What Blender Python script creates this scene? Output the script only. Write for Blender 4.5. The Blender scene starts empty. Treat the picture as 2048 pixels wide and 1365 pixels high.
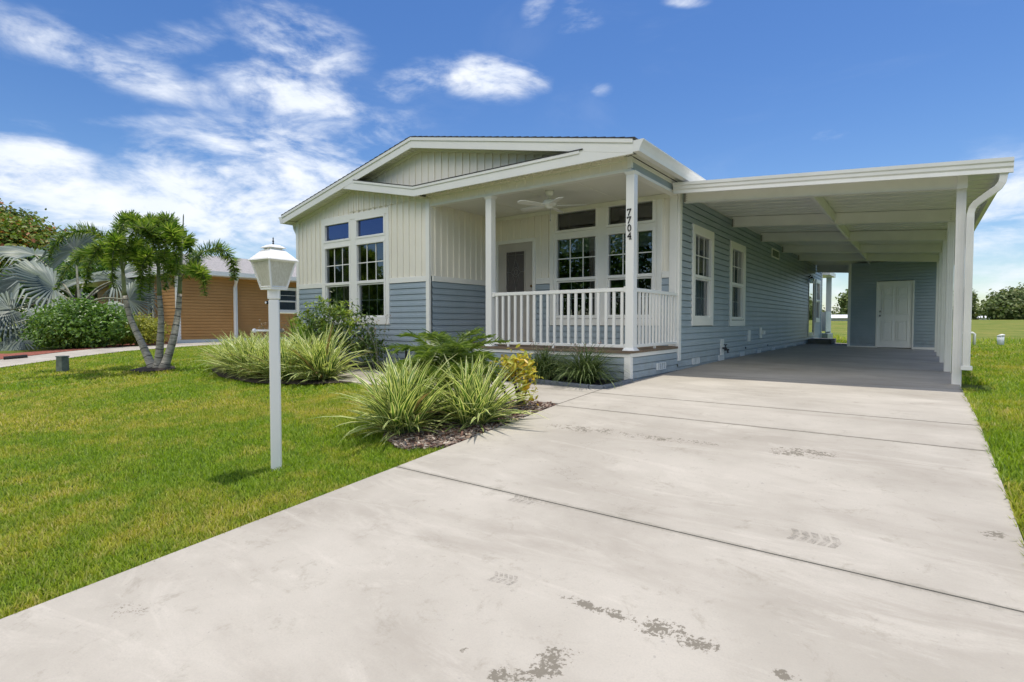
import bpy, bmesh, math, random
import numpy as np
from mathutils import Vector, Matrix, noise as mnoise
R = math.radians
random.seed(7)
rng = np.random.default_rng(11)
SC = bpy.context.scene
COL = SC.collection
# ---------------------------------------------------------------- camera
F_PX = 1097.0
YAW = math.atan(816 / F_PX)
PITCH = math.atan(37.5 / F_PX)
CAM_H = 0.773
cd = bpy.data.cameras.new('camera')
cam = bpy.data.objects.new('camera', cd)
COL.objects.link(cam)
cam.location = (0, 0, CAM_H)
cam.rotation_euler = (R(90) - PITCH, 0, YAW)
cd.sensor_width = 36
cd.lens = F_PX / 2048 * 36
cd.clip_start = 0.05
cd.clip_end = 3000
SC.camera = cam
# ---------------------------------------------------------------- exposure, sun
SC.view_settings.view_transform = 'Standard'
SC.view_settings.look = 'None'
SC.view_settings.gamma = 1
SC.view_settings.use_curve_mapping = False
SC.view_settings.exposure = 0.60
SUN_TO = Vector((0.06, 0.18, 1.0)).normalized()       # towards the sun
sun_el = math.asin(SUN_TO.z)
sun_az = math.atan2(SUN_TO.x, SUN_TO.y)
sl = bpy.data.lights.new('sun', 'SUN')
sun = bpy.data.objects.new('sun', sl)
COL.objects.link(sun)
sun.location = (0, 0, 30)
sun.rotation_euler = SUN_TO.to_track_quat('Z', 'Y').to_euler()
sl.energy = 2.65
sl.angle = R(0.5)
sl.color = (1.0, 0.94, 0.83)
# ---------------------------------------------------------------- world: sky with clouds
world = bpy.data.worlds.new('World')
SC.world = world
world.use_nodes = True
wt = world.node_tree
wt.nodes.clear()


class NT:
    """tiny node helper"""
    def __init__(s, tree):
        s.t = tree

    def n(s, kind, **kw):
        nd = s.t.nodes.new(kind)
        for k, v in kw.items():
            if k.startswith('_'):
                setattr(nd, k[1:], v)
        return nd

    def put(s, sock, v):
        if isinstance(v, bpy.types.NodeSocket):
            s.t.links.new(v, sock)
        else:
            sock.default_value = v

    def math(s, op, a, b=None, c=None, clamp=False):
        nd = s.t.nodes.new('ShaderNodeMath')
        nd.operation = op
        nd.use_clamp = clamp
        s.put(nd.inputs[0], a)
        if b is not None:
            s.put(nd.inputs[1], b)
        if c is not None:
            s.put(nd.inputs[2], c)
        return nd.outputs[0]

    def ramp(s, v, a, b, lo=0.0, hi=1.0, smooth=True):
        nd = s.t.nodes.new('ShaderNodeMapRange')
        nd.interpolation_type = 'SMOOTHSTEP' if smooth else 'LINEAR'
        s.put(nd.inputs['Value'], v)
        for k, x in (('From Min', a), ('From Max', b), ('To Min', lo), ('To Max', hi)):
            s.put(nd.inputs[k], x)
        return nd.outputs[0]

    def mix(s, f, a, b, mode='MIX'):
        nd = s.t.nodes.new('ShaderNodeMix')
        nd.data_type = 'RGBA'
        nd.blend_type = mode
        s.put(nd.inputs[0], f)
        s.put(nd.inputs[6], a if isinstance(a, bpy.types.NodeSocket) else tuple(a) + (1,) * (4 - len(a)))
        s.put(nd.inputs[7], b if isinstance(b, bpy.types.NodeSocket) else tuple(b) + (1,) * (4 - len(b)))
        return nd.outputs[2]

    def noise(s, vec, scale, detail=4, rough=0.55, dist=0.0, out=0):
        nd = s.t.nodes.new('ShaderNodeTexNoise')
        if vec is not None:
            s.put(nd.inputs['Vector'], vec)
        nd.inputs['Scale'].default_value = scale
        nd.inputs['Detail'].default_value = detail
        nd.inputs['Roughness'].default_value = rough
        nd.inputs['Distortion'].default_value = dist
        return nd.outputs[out]

    def mapping(s, vec, loc=(0, 0, 0), rot=(0, 0, 0), sc=(1, 1, 1), kind='POINT'):
        nd = s.t.nodes.new('ShaderNodeMapping')
        nd.vector_type = kind
        s.put(nd.inputs[0], vec)
        nd.inputs['Location'].default_value = loc
        nd.inputs['Rotation'].default_value = rot
        nd.inputs['Scale'].default_value = sc
        return nd.outputs[0]


w = NT(wt)
sky = w.n('ShaderNodeTexSky')
sky.sky_type = 'NISHITA'
sky.sun_disc = False
sky.sun_elevation = sun_el
sky.sun_rotation = sun_az
sky.altitude = 0
sky.air_density = 1.0
sky.dust_density = 0.35
sky.ozone_density = 2.2
tc = w.n('ShaderNodeTexCoord')
sep = w.n('ShaderNodeSeparateXYZ')
wt.links.new(tc.outputs['Generated'], sep.inputs[0])
dx, dy, dz = sep.outputs
az = w.math('ARCTAN2', dx, dy)                         # azimuth from +Y towards +X
el = w.math('ARCSINE', dz)
cmb = w.n('ShaderNodeCombineXYZ')
w.put(cmb.inputs[0], az)
w.put(cmb.inputs[1], el)
ae = cmb.outputs[0]


def px_dir(u, v):
    sy, cy, sp, cp = math.sin(YAW), math.cos(YAW), math.sin(PITCH), math.cos(PITCH)
    Fv, Rv, Uv = (-sy * cp, cy * cp, -sp), (cy, sy, 0), (-sy * sp, cy * sp, cp)
    a, b = (u - 1024) / F_PX, -(v - 682.5) / F_PX
    return Vector([Fv[i] + a * Rv[i] + b * Uv[i] for i in range(3)])


def azel(u, v):
    d = px_dir(u, v).normalized()
    return math.atan2(d.x, d.y), math.asin(d.z)


# cloud banks: centre, a point at the end of the long axis, half width (given as sky directions), weight
CLOUDS = [((470, 395), (800, 300), 0.115, 1.12), ((60, 345), (-120, 330), 0.060, 1.15), ((380, 500), (620, 440), 0.06, .8),
          ((230, 130), (440, 205), 0.030, .8), ((420, 190), (470, 215), 0.025, .55), ((90, 75), (-60, 45), 0.03, .6),
          ((610, 95), (740, 130), 0.050, .85), ((590, 190), (740, 225), 0.045, .95), ((540, 140), (450, 120), 0.03, .6),
          ((985, 155), (1090, 158), 0.034, 1.0), ((935, 165), (1010, 180), 0.022, .9), ((950, 125), (990, 118), 0.014, .8), ((820, 165), (730, 185), 0.026, .8), ((1160, 30), (1210, 10), 0.030, .55),
          ((1075, 20), (1040, 50), 0.022, .5), ((1200, 178), (1225, 178), 0.012, .3), ((330, 90), (470, 60), 0.025, .5),
          ((2010, 440), (1880, 520), 0.08, .95), ((2030, 560), (1920, 570), 0.05, .85), ((1660, 272), (1700, 262), 0.012, .5),
          ((1670, 600), (1640, 620), 0.05, .9), ((130, 395), (20, 430), 0.06, .9), ((700, 300), (830, 260), 0.06, .6),
          ((2030, 495), (2000, 505), 0.03, .8), ((330, 245), (480, 240), 0.012, .45), ((1370, 5), (1420, 5), 0.008, .5)]
acc = None
for (c, e, hw, wgt) in CLOUDS:
    ca, ce = azel(*c)
    ea, ee = azel(*e)
    L = math.hypot(ea - ca, ee - ce)
    ang = math.atan2(ee - ce, ea - ca)
    m = w.mapping(ae, (ca, ce, 0), (0, 0, ang), (L * 1.15, hw * 1.15, 1), 'TEXTURE')
    ln = w.n('ShaderNodeVectorMath')
    ln.operation = 'LENGTH'
    wt.links.new(m, ln.inputs[0])
    b = w.ramp(ln.outputs['Value'], 0.25, 1.35, wgt, 0.0)
    acc = b if acc is None else w.math('MAXIMUM', acc, b)
wv = w.mapping(ae, (0, 0, 0), (0, 0, R(-16)), (3.4, 8.5, 1))
n1 = w.noise(wv, 1.7, 9, 0.60, 0.55)
n2 = w.noise(wv, 5.5, 8, 0.62, 0.3)
nn = w.math('ADD', w.math('MULTIPLY', n1, 0.72), w.math('MULTIPLY', n2, 0.28))
# bright cloud added behind the camera, unseen, to lift fill on the front walls
fill_cloud = w.math('MULTIPLY', w.ramp(dy, -0.15, -0.60, 0.0, 1.25), w.ramp(el, 0.26, 0.50))
acc = w.math('MAXIMUM', acc, fill_cloud)
dens = w.math('ADD', acc, w.math('MULTIPLY', w.math('MULTIPLY', w.math('SUBTRACT', nn, 0.5), 4.4), w.math('ADD', w.math('MULTIPLY', acc, 1.05), 0.26)))
cl = w.ramp(dens, 0.12, 1.55, 0.0, 0.96)
thin = w.ramp(w.noise(wv, 0.9, 7, 0.6, 0.8), 0.5, 0.8, 0.0, 0.15)      # faint veil everywhere
lowh = w.ramp(el, 0.0, 0.30, 1.0, 0.0)
cl = w.math('MAXIMUM', cl, w.math('MULTIPLY', thin, w.math('ADD', lowh, 0.35)))
shade = w.ramp(w.noise(wv, 3.0, 6, 0.55, 0.2), 0.3, 0.7, 0.72, 1.0)
ccol = w.mix(shade, (3.7, 4.5, 5.9, 1), (5.7, 5.9, 6.2, 1))
ccol = w.mix(w.math('MINIMUM', fill_cloud, 1.0), ccol, w.mix(shade, (11.0, 10.9, 10.6, 1), (15.5, 14.9, 13.8, 1)))  # added fill cloud is set brighter than the clouds in view
skyc = w.n('ShaderNodeHueSaturation')
skyc.inputs['Saturation'].default_value = 1.28
skyc.inputs['Hue'].default_value = 0.509
skyc.inputs['Value'].default_value = 0.75
wt.links.new(sky.outputs[0], skyc.inputs['Color'])
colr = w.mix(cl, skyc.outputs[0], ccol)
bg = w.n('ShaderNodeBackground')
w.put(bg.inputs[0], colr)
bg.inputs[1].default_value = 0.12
wo = w.n('ShaderNodeOutputWorld')
wt.links.new(bg.outputs[0], wo.inputs[0])
SC.cycles.use_denoising = True
SC.cycles.max_bounces = 12
SC.cycles.diffuse_bounces = 8
SC.cycles.transparent_max_bounces = 12


# ================================================================ materials
def mat(name, col=(.5, .5, .5), rough=0.6, metal=0.0, spec=0.4, fn=None):
    m = bpy.data.materials.new(name)
    m.use_nodes = True
    nt = NT(m.node_tree)
    p = m.node_tree.nodes['Principled BSDF']
    p.inputs['Base Color'].default_value = tuple(col) + (1,)
    p.inputs['Roughness'].default_value = rough
    p.inputs['Metallic'].default_value = metal
    p.inputs['Specular IOR Level'].default_value = spec
    if fn:
        fn(nt, p)
    return m


def objco(nt):
    g = nt.n('ShaderNodeNewGeometry')
    return g.outputs['Position']


def bump(nt, p, h, strength=0.3, dist=0.01):
    b = nt.n('ShaderNodeBump')
    b.inputs['Strength'].default_value = strength
    b.inputs['Distance'].default_value = dist
    nt.put(b.inputs['Height'], h)
    nt.put(p.inputs['Normal'], b.outputs[0])


def mottled(a, b, scale=3.0, lo=.35, hi=.65, bmp=0.0, bscale=60, sc=(1, 1, 1)):
    def fn(nt, p):
        v = nt.mapping(objco(nt), sc=sc)
        f = nt.ramp(nt.noise(v, scale, 6, .6), lo, hi)
        nt.put(p.inputs['Base Color'], nt.mix(f, a, b))
        if bmp:
            bump(nt, p, nt.noise(objco(nt), bscale, 3, .6), bmp, .01)
    return fn


def m2(name, a, b, rough=.6, spec=.4, **kw):
    return mat(name, a, rough, 0, spec, mottled(a, b, **kw))


def leafmat(name, cols, rough=.45, trans=.35, spec=.4, patch=None):
    """leaf colours picked per leaf"""
    def fn(nt, p):
        g = nt.n('ShaderNodeNewGeometry')
        r = nt.n('ShaderNodeValToRGB')
        nt.put(r.inputs[0], g.outputs['Random Per Island'])
        cr = r.color_ramp
        cr.elements[0].position = 0
        cr.elements[0].color = tuple(cols[0]) + (1,)
        cr.elements[1].position = 1
        cr.elements[1].color = tuple(cols[-1]) + (1,)
        for i, c in enumerate(cols[1:-1]):
            e = cr.elements.new((i + 1) / (len(cols) - 1))
            e.color = tuple(c) + (1,)
        c = r.outputs[0]
        if patch:
            f = nt.ramp(nt.noise(g.outputs['Position'], patch[0], 4, .6), .38, .66)
            c = nt.mix(f, c, nt.mix(1.0, c, patch[1], 'MULTIPLY'))
        nt.put(p.inputs['Base Color'], c)
        add_trans(nt, p, c, trans)
    return mat(name, cols[0], rough, 0, spec, fn)


def add_trans(nt, p, c, f):
    t = nt.n('ShaderNodeBsdfTranslucent')
    nt.put(t.inputs[0], nt.mix(1.0, c, (1.25, 1.3, .7, 1), 'MULTIPLY'))
    mx = nt.n('ShaderNodeMixShader')
    mx.inputs[0].default_value = f
    nt.t.links.new(p.outputs[0], mx.inputs[1])
    nt.t.links.new(t.outputs[0], mx.inputs[2])
    out = [n for n in nt.t.nodes if n.type == 'OUTPUT_MATERIAL'][0]
    nt.t.links.new(mx.outputs[0], out.inputs[0])


def strapmat(name, green, edge, lo=.45, hi=.6, dead=None):
    def fn(nt, p):
        a = nt.n('ShaderNodeAttribute')
        a.attribute_name = 'across'
        g = nt.n('ShaderNodeNewGeometry')
        rnd = g.outputs['Random Per Island']
        gv = nt.mix(rnd, green, tuple(x * 1.9 for x in green))
        c = nt.mix(nt.ramp(a.outputs['Fac'], lo, hi), gv, edge)
        if dead:
            c = nt.mix(nt.ramp(rnd, .965, .975), c, dead)
        nt.put(p.inputs['Base Color'], c)
        add_trans(nt, p, c, .3)
    return mat(name, green, .42, 0, .4, fn)


MT = {}
MT['white_siding'] = m2('white_vinyl_siding', (.86, .82, .72), (.82, .78, .68), .42, scale=1.2)
MT['blue_siding'] = m2('slate_blue_siding', (.30, .375, .425), (.265, .34, .385), .42, scale=1.5, bmp=.15, bscale=25)
def bluefn(nt, p):
    P = objco(nt)
    c = nt.mix(nt.ramp(nt.noise(P, 1.5, 6, .6), .35, .65), (.34, .405, .455, 1), (.30, .37, .415, 1))
    sp_ = nt.n('ShaderNodeSeparateXYZ')
    nt.put(sp_.inputs[0], P)
    d = nt.math('MULTIPLY', nt.ramp(sp_.outputs[2], .55, -.05), nt.ramp(nt.noise(P, 7, 7, .75), .35, .7))
    c = nt.mix(nt.math('MULTIPLY', d, .5), c, (.20, .19, .165, 1))
    st = nt.noise(nt.mapping(P, sc=(6, 6, .35)), 1.6, 6, .7)
    c = nt.mix(nt.ramp(st, .52, .75, 0, .22), c, (.22, .26, .27, 1))
    nt.put(p.inputs['Base Color'], c)
    bump(nt, p, nt.noise(nt.mapping(P, sc=(1, 1, .3)), 3.5, 3, .5), .25, .02)


MT['blue_siding'] = mat('slate_blue_siding', rough=.40, spec=.45, fn=bluefn)
MT['trim'] = m2('white_trim', (.86, .85, .80), (.83, .82, .77), .38, scale=2)
MT['frieze'] = m2('cream_frieze', (.80, .79, .68), (.75, .74, .63), .45, scale=2)
MT['vinyl'] = mat('white_vinyl', (.85, .84, .80), .32)
MT['metal_white'] = m2('white_painted_aluminium', (.84, .83, .79), (.80, .79, .75), .30, scale=3)
MT['ceiling'] = m2('porch_ceiling_paint', (.80, .79, .72), (.77, .76, .69), .5, scale=1)
MT['shingle'] = m2('dark_shingles', (.035, .033, .033), (.08, .075, .075), .9, scale=14, bmp=.5, bscale=30)
MT['grey_shingle'] = m2('light_grey_shingles', (.36, .34, .34), (.26, .25, .25), .9, scale=7, sc=(1, 3, 1), bmp=.4, bscale=20)
MT['black'] = mat('black_metal', (.012, .012, .013), .35)
MT['digit'] = mat('black_numeral', (.006, .006, .006), .4)
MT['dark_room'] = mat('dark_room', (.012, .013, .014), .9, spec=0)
MT['blind'] = m2('fabric_blind', (.42, .42, .38), (.34, .34, .31), .8, scale=4, sc=(1, 1, 18), lo=.4, hi=.6)
MT['curtain'] = m2('curtain_cloth', (.10, .13, .115), (.05, .065, .06), .85, scale=9, sc=(5, 5, .2), lo=.4, hi=.6)
MT['taupe_door'] = m2('taupe_door_paint', (.50, .46, .40), (.46, .42, .37), .45, scale=2)
MT['brass'] = mat('aged_brass', (.25, .17, .08), .35, 1)
MT['steel'] = mat('dull_steel', (.35, .34, .32), .35, 1)
MT['deck'] = m2('weathered_deck_boards', (.24, .17, .11), (.15, .11, .075), .7, scale=6, sc=(.6, 14, 1))
MT['orange_siding'] = m2('tan_orange_siding', (.50, .265, .085), (.44, .225, .065), .55, scale=.8, bmp=.2, bscale=6)
MT['grey_plastic'] = m2('grey_green_plastic', (.20, .23, .20), (.13, .15, .13), .6, scale=8)
MT['edging'] = m2('blue_grey_edging', (.17, .19, .22), (.12, .135, .16), .75, scale=12)
MT['concrete_block'] = m2('grey_concrete', (.28, .27, .26), (.2, .2, .19), .85, scale=6, bmp=.3)
MT['mulch_dark'] = m2('dark_mulch_soil', (.020, .014, .011), (.06, .045, .035), .95, scale=30, bmp=.8, bscale=45)
MT['mulch_red'] = m2('red_mulch', (.17, .050, .032), (.30, .10, .07), .95, scale=16, bmp=.8, bscale=30)
MT['bark'] = m2('palm_trunk_bark', (.44, .41, .35), (.24, .225, .19), .85, scale=9, sc=(1, 1, 3), bmp=.4, bscale=25)
MT['dark_bark'] = m2('dark_tree_bark', (.10, .08, .06), (.05, .04, .03), .9, scale=5)
MT['crownshaft'] = m2('green_crownshaft', (.15, .20, .08), (.22, .22, .12), .5, scale=6)
MT['seam'] = mat('dark_ring_scar', (.05, .045, .04), .9)
MT['road'] = m2('asphalt', (.05, .05, .05), (.07, .07, .068), .9, scale=3)
MT['white_roof'] = mat('white_metal_roof', (.8, .8, .78), .4)
MT['panel_white'] = m2('white_privacy_panel', (.7, .74, .76), (.65, .7, .72), .4, scale=1)


def glass_fn(tint, tr):
    def fn(nt, p):
        g = nt.n('ShaderNodeBsdfGlossy')
        g.inputs['Roughness'].default_value = 0.01
        g.inputs['Color'].default_value = (.95, .97, 1, 1)
        t = nt.n('ShaderNodeBsdfTransparent')
        t.inputs[0].default_value = tint
        fr = nt.n('ShaderNodeFresnel')
        fr.inputs[0].default_value = 1.75
        f = nt.math('ADD', nt.math('MULTIPLY', fr.outputs[0], 1.25), tr, clamp=True)
        mx = nt.n('ShaderNodeMixShader')
        nt.put(mx.inputs[0], f)
        nt.t.links.new(t.outputs[0], mx.inputs[1])
        nt.t.links.new(g.outputs[0], mx.inputs[2])
        out = [n for n in nt.t.nodes if n.type == 'OUTPUT_MATERIAL'][0]
        nt.t.links.new(mx.outputs[0], out.inputs[0])
    return fn


MT['glass'] = mat('window_glass', fn=glass_fn((.62, .70, .70, 1), .05))
MT['sky_tint_glass'] = mat('sky_reflection_tint_glass', fn=glass_fn((.10, .14, .30, 1), .10))  # deep blue of the reflected sky is put into the glass colour
for _n in MT['sky_tint_glass'].node_tree.nodes:
    if _n.type == 'BSDF_GLOSSY':
        _n.inputs['Color'].default_value = (.50, .60, 1, 1)
MT['storm_glass'] = mat('storm_door_glass', fn=glass_fn((.4, .4, .4, 1), .25))
MT['screen'] = mat('dark_insect_screen', (.018, .020, .024), .35, spec=.35)


def ribbed(nt, p):
    g = nt.noise(nt.mapping(objco(nt), rot=(.3, .2, .5), sc=(1, 1, .35)), 55, 2, .5, 1.5)
    c = nt.mix(nt.ramp(g, .42, .6), (.80, .76, .62, 1), (.95, .92, .80, 1))
    nt.put(p.inputs['Base Color'], c)
    bump(nt, p, g, .6, .004)
    t = nt.n('ShaderNodeBsdfTranslucent')
    t.inputs[0].default_value = (.75, .75, .68, 1)
    mx = nt.n('ShaderNodeMixShader')
    mx.inputs[0].default_value = .45
    nt.t.links.new(p.outputs[0], mx.inputs[1])
    nt.t.links.new(t.outputs[0], mx.inputs[2])
    out = [n for n in nt.t.nodes if n.type == 'OUTPUT_MATERIAL'][0]
    nt.t.links.new(mx.outputs[0], out.inputs[0])


MT['lamp_glass'] = mat('textured_lamp_glass', rough=.18, fn=ribbed)


def leaded(nt, p):
    nt.put(p.inputs['Base Color'], nt.mix(nt.ramp(nt.noise(objco(nt), 90, 2, .5), .4, .6), (.075, .065, .06, 1), (.12, .105, .10, 1)))


MT['leaded_glass'] = mat('frosted_door_glass', rough=.3, fn=leaded)
MT['came'] = mat('lead_came', (.30, .29, .27), .4, .4)


def concrete(nt, p, stains=True):
    P = objco(nt)
    c = nt.mix(nt.ramp(nt.noise(P, .8, 6, .6), .3, .7), (.460, .427, .375, 1), (.355, .327, .282, 1))
    # brushed warm/grey broad wear
    st = nt.mapping(P, rot=(0, 0, .25), sc=(.5, 1.4, 1))
    c = nt.mix(nt.ramp(nt.noise(st, 1.1, 7, .65, .6), .44, .70, 0, .62), c, (.30, .27, .23, 1))
    c = nt.mix(nt.ramp(nt.noise(nt.mapping(P, rot=(0, 0, -.5), sc=(.35, 1.3, 1)), 2.3, 8, .72, 1.2), .50, .68, 0, .34), c, (.58, .54, .48, 1))
    c = nt.mix(nt.ramp(nt.noise(P, 5.5, 8, .8, .4), .54, .70, 0, .50), c, (.25, .225, .18, 1))
    c = nt.mix(nt.ramp(nt.noise(P, 130, 3, .6), .35, .75, 0, .22), c, (.30, .285, .265, 1))
    sp_ = nt.n('ShaderNodeSeparateXYZ')
    nt.put(sp_.inputs[0], P)
    jn = nt.math('MULTIPLY', nt.math('SUBTRACT', nt.noise(P, 14, 6, .75), .5), .09)
    jd = None
    for J in (.35, 2.87, 5.20, 6.07, 8.6):
        a = nt.math('ABSOLUTE', nt.math('SUBTRACT', sp_.outputs[1], J))
        jd = a if jd is None else nt.math('MINIMUM', jd, a)
    c = nt.mix(nt.ramp(nt.math('ADD', jd, jn), .012, .035, .40, 0), c, (.20, .185, .15, 1))
    if stains:
        crk = nt.n('ShaderNodeTexVoronoi')
        crk.feature = 'DISTANCE_TO_EDGE'
        crk.inputs['Scale'].default_value = .38
        wv_ = nt.n('ShaderNodeVectorMath')
        wv_.operation = 'ADD'
        nt.put(wv_.inputs[0], P)
        nt.put(wv_.inputs[1], nt.noise(P, 3, 5, .7, 0, 1))
        nt.put(crk.inputs['Vector'], wv_.outputs[0])
        ck = nt.math('MULTIPLY', nt.ramp(crk.outputs['Distance'], .0008, .0022, 1, 0), nt.ramp(nt.noise(P, .8, 3, .5), .55, .62, 0, .45))
        c = nt.mix(ck, c, (.17, .15, .125, 1))
    # small pits and specks
    c = nt.mix(nt.ramp(nt.noise(P, 38, 2, .5), .70, .76, 0, .5), c, (.26, .25, .23, 1))
    if stains:
        sepn = nt.math('ADD', nt.math('MULTIPLY', nt.noise(P, 9, 4, .6, .2), .55), nt.math('MULTIPLY', nt.noise(P, 48, 5, .7), .75))
        sepn = nt.math('SUBTRACT', sepn, .15)
        acc = None
        #        x      y     rx    ry   rot  thr
        for (x, y, rx, ry, rot, wt_) in STAINS:
            m = nt.mapping(P, (x, y, 0), (0, 0, rot), (rx, ry, 9), 'TEXTURE')
            ln = nt.n('ShaderNodeVectorMath')
            ln.operation = 'LENGTH'
            nt.put(ln.inputs[0], m)
            b = nt.ramp(ln.outputs['Value'], .1, 1.1, wt_, 0)
            acc = b if acc is None else nt.math('MAXIMUM', acc, b)
        f = nt.ramp(nt.math('ADD', acc, nt.math('MULTIPLY', nt.math('SUBTRACT', sepn, .5), 2.6)), .34, .46, 0, .86)
        f = nt.math('MULTIPLY', f, nt.ramp(acc, .05, .2))
        c = nt.mix(f, c, (.155, .138, .108, 1))
    nt.put(p.inputs['Base Color'], c)
    bump(nt, p, nt.math('ADD', nt.math('MULTIPLY', nt.noise(nt.mapping(P, sc=(.06, 1, 1)), 120, 3, .6), .8), nt.noise(P, 170, 4, .7)), .30, .004)


# worn dark patches of the driveway: x, y, radius x, radius y, turn, weight
def pl_hit(u, v):
    d = px_dir(u, v)
    t = (-.596 - CAM_H) / (d.z - .0845 * d.y)
    return CAM_H * 0 + t * d.x, t * d.y


STAINS = []
for (u, v, u2, v2, hw, wg) in [(1185, 1215, 1130, 1195, .035, .55), (1250, 1235, 1190, 1215, .04, .42), (1325, 1262, 1270, 1240, .07, .60),
                               (1390, 1285, 1440, 1300, .045, .48), (1090, 1330, 1030, 1365, .07, .50), (1000, 1350, 980, 1365, .04, .40),
                               (1120, 1305, 1140, 1300, .03, .45), (1570, 1350, 1540, 1340, .03, .40), (925, 1300, 915, 1296, .02, .35),
                               (1600, 905, 1530, 900, .13, .40), (1180, 860, 1080, 850, .10, .34), (1340, 880, 1230, 870, .08, .33),
                               (1985, 1070, 1960, 1062, .07, .38), (1060, 1000, 1030, 990, .05, .28), (250, 1225, 200, 1230, .08, .25)]:
    a, b = pl_hit(u, v), pl_hit(u2, v2)
    STAINS.append((a[0], a[1], max(.05, math.hypot(b[0] - a[0], b[1] - a[1]) * 1.5), hw * 1.5, math.atan2(b[1] - a[1], b[0] - a[0]), wg))
MT['concrete'] = mat('broom_finished_concrete', rough=.82, spec=.25, fn=concrete)
MT['walk_concrete'] = mat('pale_walk_concrete', rough=.85, spec=.25, fn=lambda nt, p: concrete(nt, p, False))
MT['joint'] = mat('joint_filler', (.05, .048, .045), .95)


def treadfn(nt, p):
    t = nt.n('ShaderNodeBsdfTransparent')
    mx = nt.n('ShaderNodeMixShader')
    nt.put(mx.inputs[0], nt.ramp(nt.noise(objco(nt), 28, 7, .8), .38, .72, .02, .50))
    nt.t.links.new(t.outputs[0], mx.inputs[1])
    nt.t.links.new(p.outputs[0], mx.inputs[2])
    out = [n for n in nt.t.nodes if n.type == 'OUTPUT_MATERIAL'][0]
    nt.t.links.new(mx.outputs[0], out.inputs[0])


MT['tread'] = mat('tyre_dust_mark', (.20, .185, .16), .9, 0, .2, treadfn)


def lawnmat(nt, p):
    P = objco(nt)
    c = nt.mix(nt.ramp(nt.noise(P, 26, 4, .7), .3, .7), (.045, .080, .012, 1), (.11, .155, .022, 1))
    c = nt.mix(nt.ramp(nt.noise(P, .5, 4, .6), .4, .7, 0, .6), c, (.15, .155, .030, 1))
    far = nt.n('ShaderNodeSeparateXYZ')
    nt.put(far.inputs[0], P)
    field = nt.mix(nt.ramp(nt.noise(nt.mapping(P, sc=(.5, 1.6, 1)), .9, 9, .80), .38, .64), (.085, .15, .015, 1), (.26, .235, .06, 1))
    c = nt.mix(nt.ramp(far.outputs[1], 26.5, 29), c, field)
    nt.put(p.inputs['Base Color'], c)
    bump(nt, p, nt.noise(P, 40, 4, .7), .7, .03)


MT['lawn'] = mat('lawn_soil', rough=.9, spec=.15, fn=lawnmat)


def grassblade(nt, p):
    g = nt.n('ShaderNodeNewGeometry')
    rnd = g.outputs['Random Per Island']
    P = g.outputs['Position']
    pn = nt.ramp(nt.noise(P, .42, 5, .62), .36, .66)
    pn2 = nt.ramp(nt.noise(P, 2.6, 5, .65), .38, .68)
    lush = nt.mix(rnd, (.085, .175, .010, 1), (.31, .44, .028, 1))
    dry = nt.mix(rnd, (.22, .25, .018, 1), (.56, .52, .075, 1))
    pm = nt.ramp(nt.math('MULTIPLY', nt.math('ADD', pn, pn2), .5), 0.16, .95)
    c = nt.mix(pm, lush, dry)
    straw = nt.ramp(nt.math('FRACT', nt.math('MULTIPLY', rnd, 37.7)), .74, .76, 0, .8)
    c = nt.mix(nt.math('MULTIPLY', straw, nt.math('ADD', nt.math('MULTIPLY', pm, .9), .1)), c, (.58, .46, .20, 1))
    nt.put(p.inputs['Base Color'], c)
    add_trans(nt, p, c, .42)


MT['grass'] = mat('grass_blade', rough=.5, spec=.3, fn=grassblade)
MT['flax'] = strapmat('variegated_strap_leaf', (.06, .13, .018), (.74, .75, .34), .52, .70, (.28, .20, .10))
MT['liriope'] = strapmat('dark_strap_leaf', (.06, .10, .03), (.34, .40, .16), .72, .85)
MT['pink'] = leafmat('pale_pink_bloom', [(.42, .26, .25), (.50, .36, .33), (.32, .26, .18)])
MT['foxtail'] = leafmat('foxtail_leaflet', [(.05, .11, .014), (.12, .22, .028), (.26, .37, .05), (.38, .43, .13)], .36, .42, .5)
MT['pinnate'] = leafmat('date_palm_leaflet', [(.07, .13, .02), (.16, .24, .035), (.30, .38, .07)], .4, .35, .45)
MT['silver'] = leafmat('silver_fan_leaf', [(.16, .205, .19), (.10, .135, .12), (.27, .32, .29), (.14, .18, .12)], .5, .15, .5)
MT['petiole'] = m2('pale_petiole', (.30, .31, .22), (.22, .20, .14), .6, scale=8)
MT['green_leaf'] = leafmat('glossy_green_leaf', [(.05, .12, .015), (.09, .19, .022), (.17, .29, .04), (.12, .22, .03)], .35, .28, .5)
MT['yellow_leaf'] = leafmat('yellow_croton_leaf', [(.55, .50, .045), (.62, .52, .06), (.28, .34, .04), (.66, .42, .05), (.45, .47, .05)], .4, .3)
MT['duranta_leaf'] = leafmat('yellow_green_leaf', [(.30, .32, .035), (.44, .42, .05), (.16, .21, .03), (.36, .36, .05)], .5, .3)
MT['dark_leaf'] = leafmat('dark_narrow_leaf', [(.06, .12, .02), (.12, .21, .035), (.08, .10, .04), (.22, .31, .05)], .4, .25)
MT['lime_leaf'] = leafmat('new_lime_leaf', [(.30, .38, .06), (.20, .30, .05), (.40, .44, .09)], .4, .35)
MT['oak_leaf'] = leafmat('distant_tree_leaf', [(.07, .12, .03), (.16, .21, .06), (.10, .14, .05), (.24, .26, .09)], .6, .2)
MT['flame_leaf'] = leafmat('green_red_tree_leaf', [(.09, .16, .02), (.18, .26, .03), (.13, .20, .03), (.25, .29, .05), (.42, .13, .06)], .5, .3)
MT['bark_chip'] = leafmat('bark_chip', [(.20, .12, .085), (.36, .30, .25), (.10, .06, .045), (.50, .45, .39), (.16, .08, .06), (.06, .04, .03)], .8, 0, .2)


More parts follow.
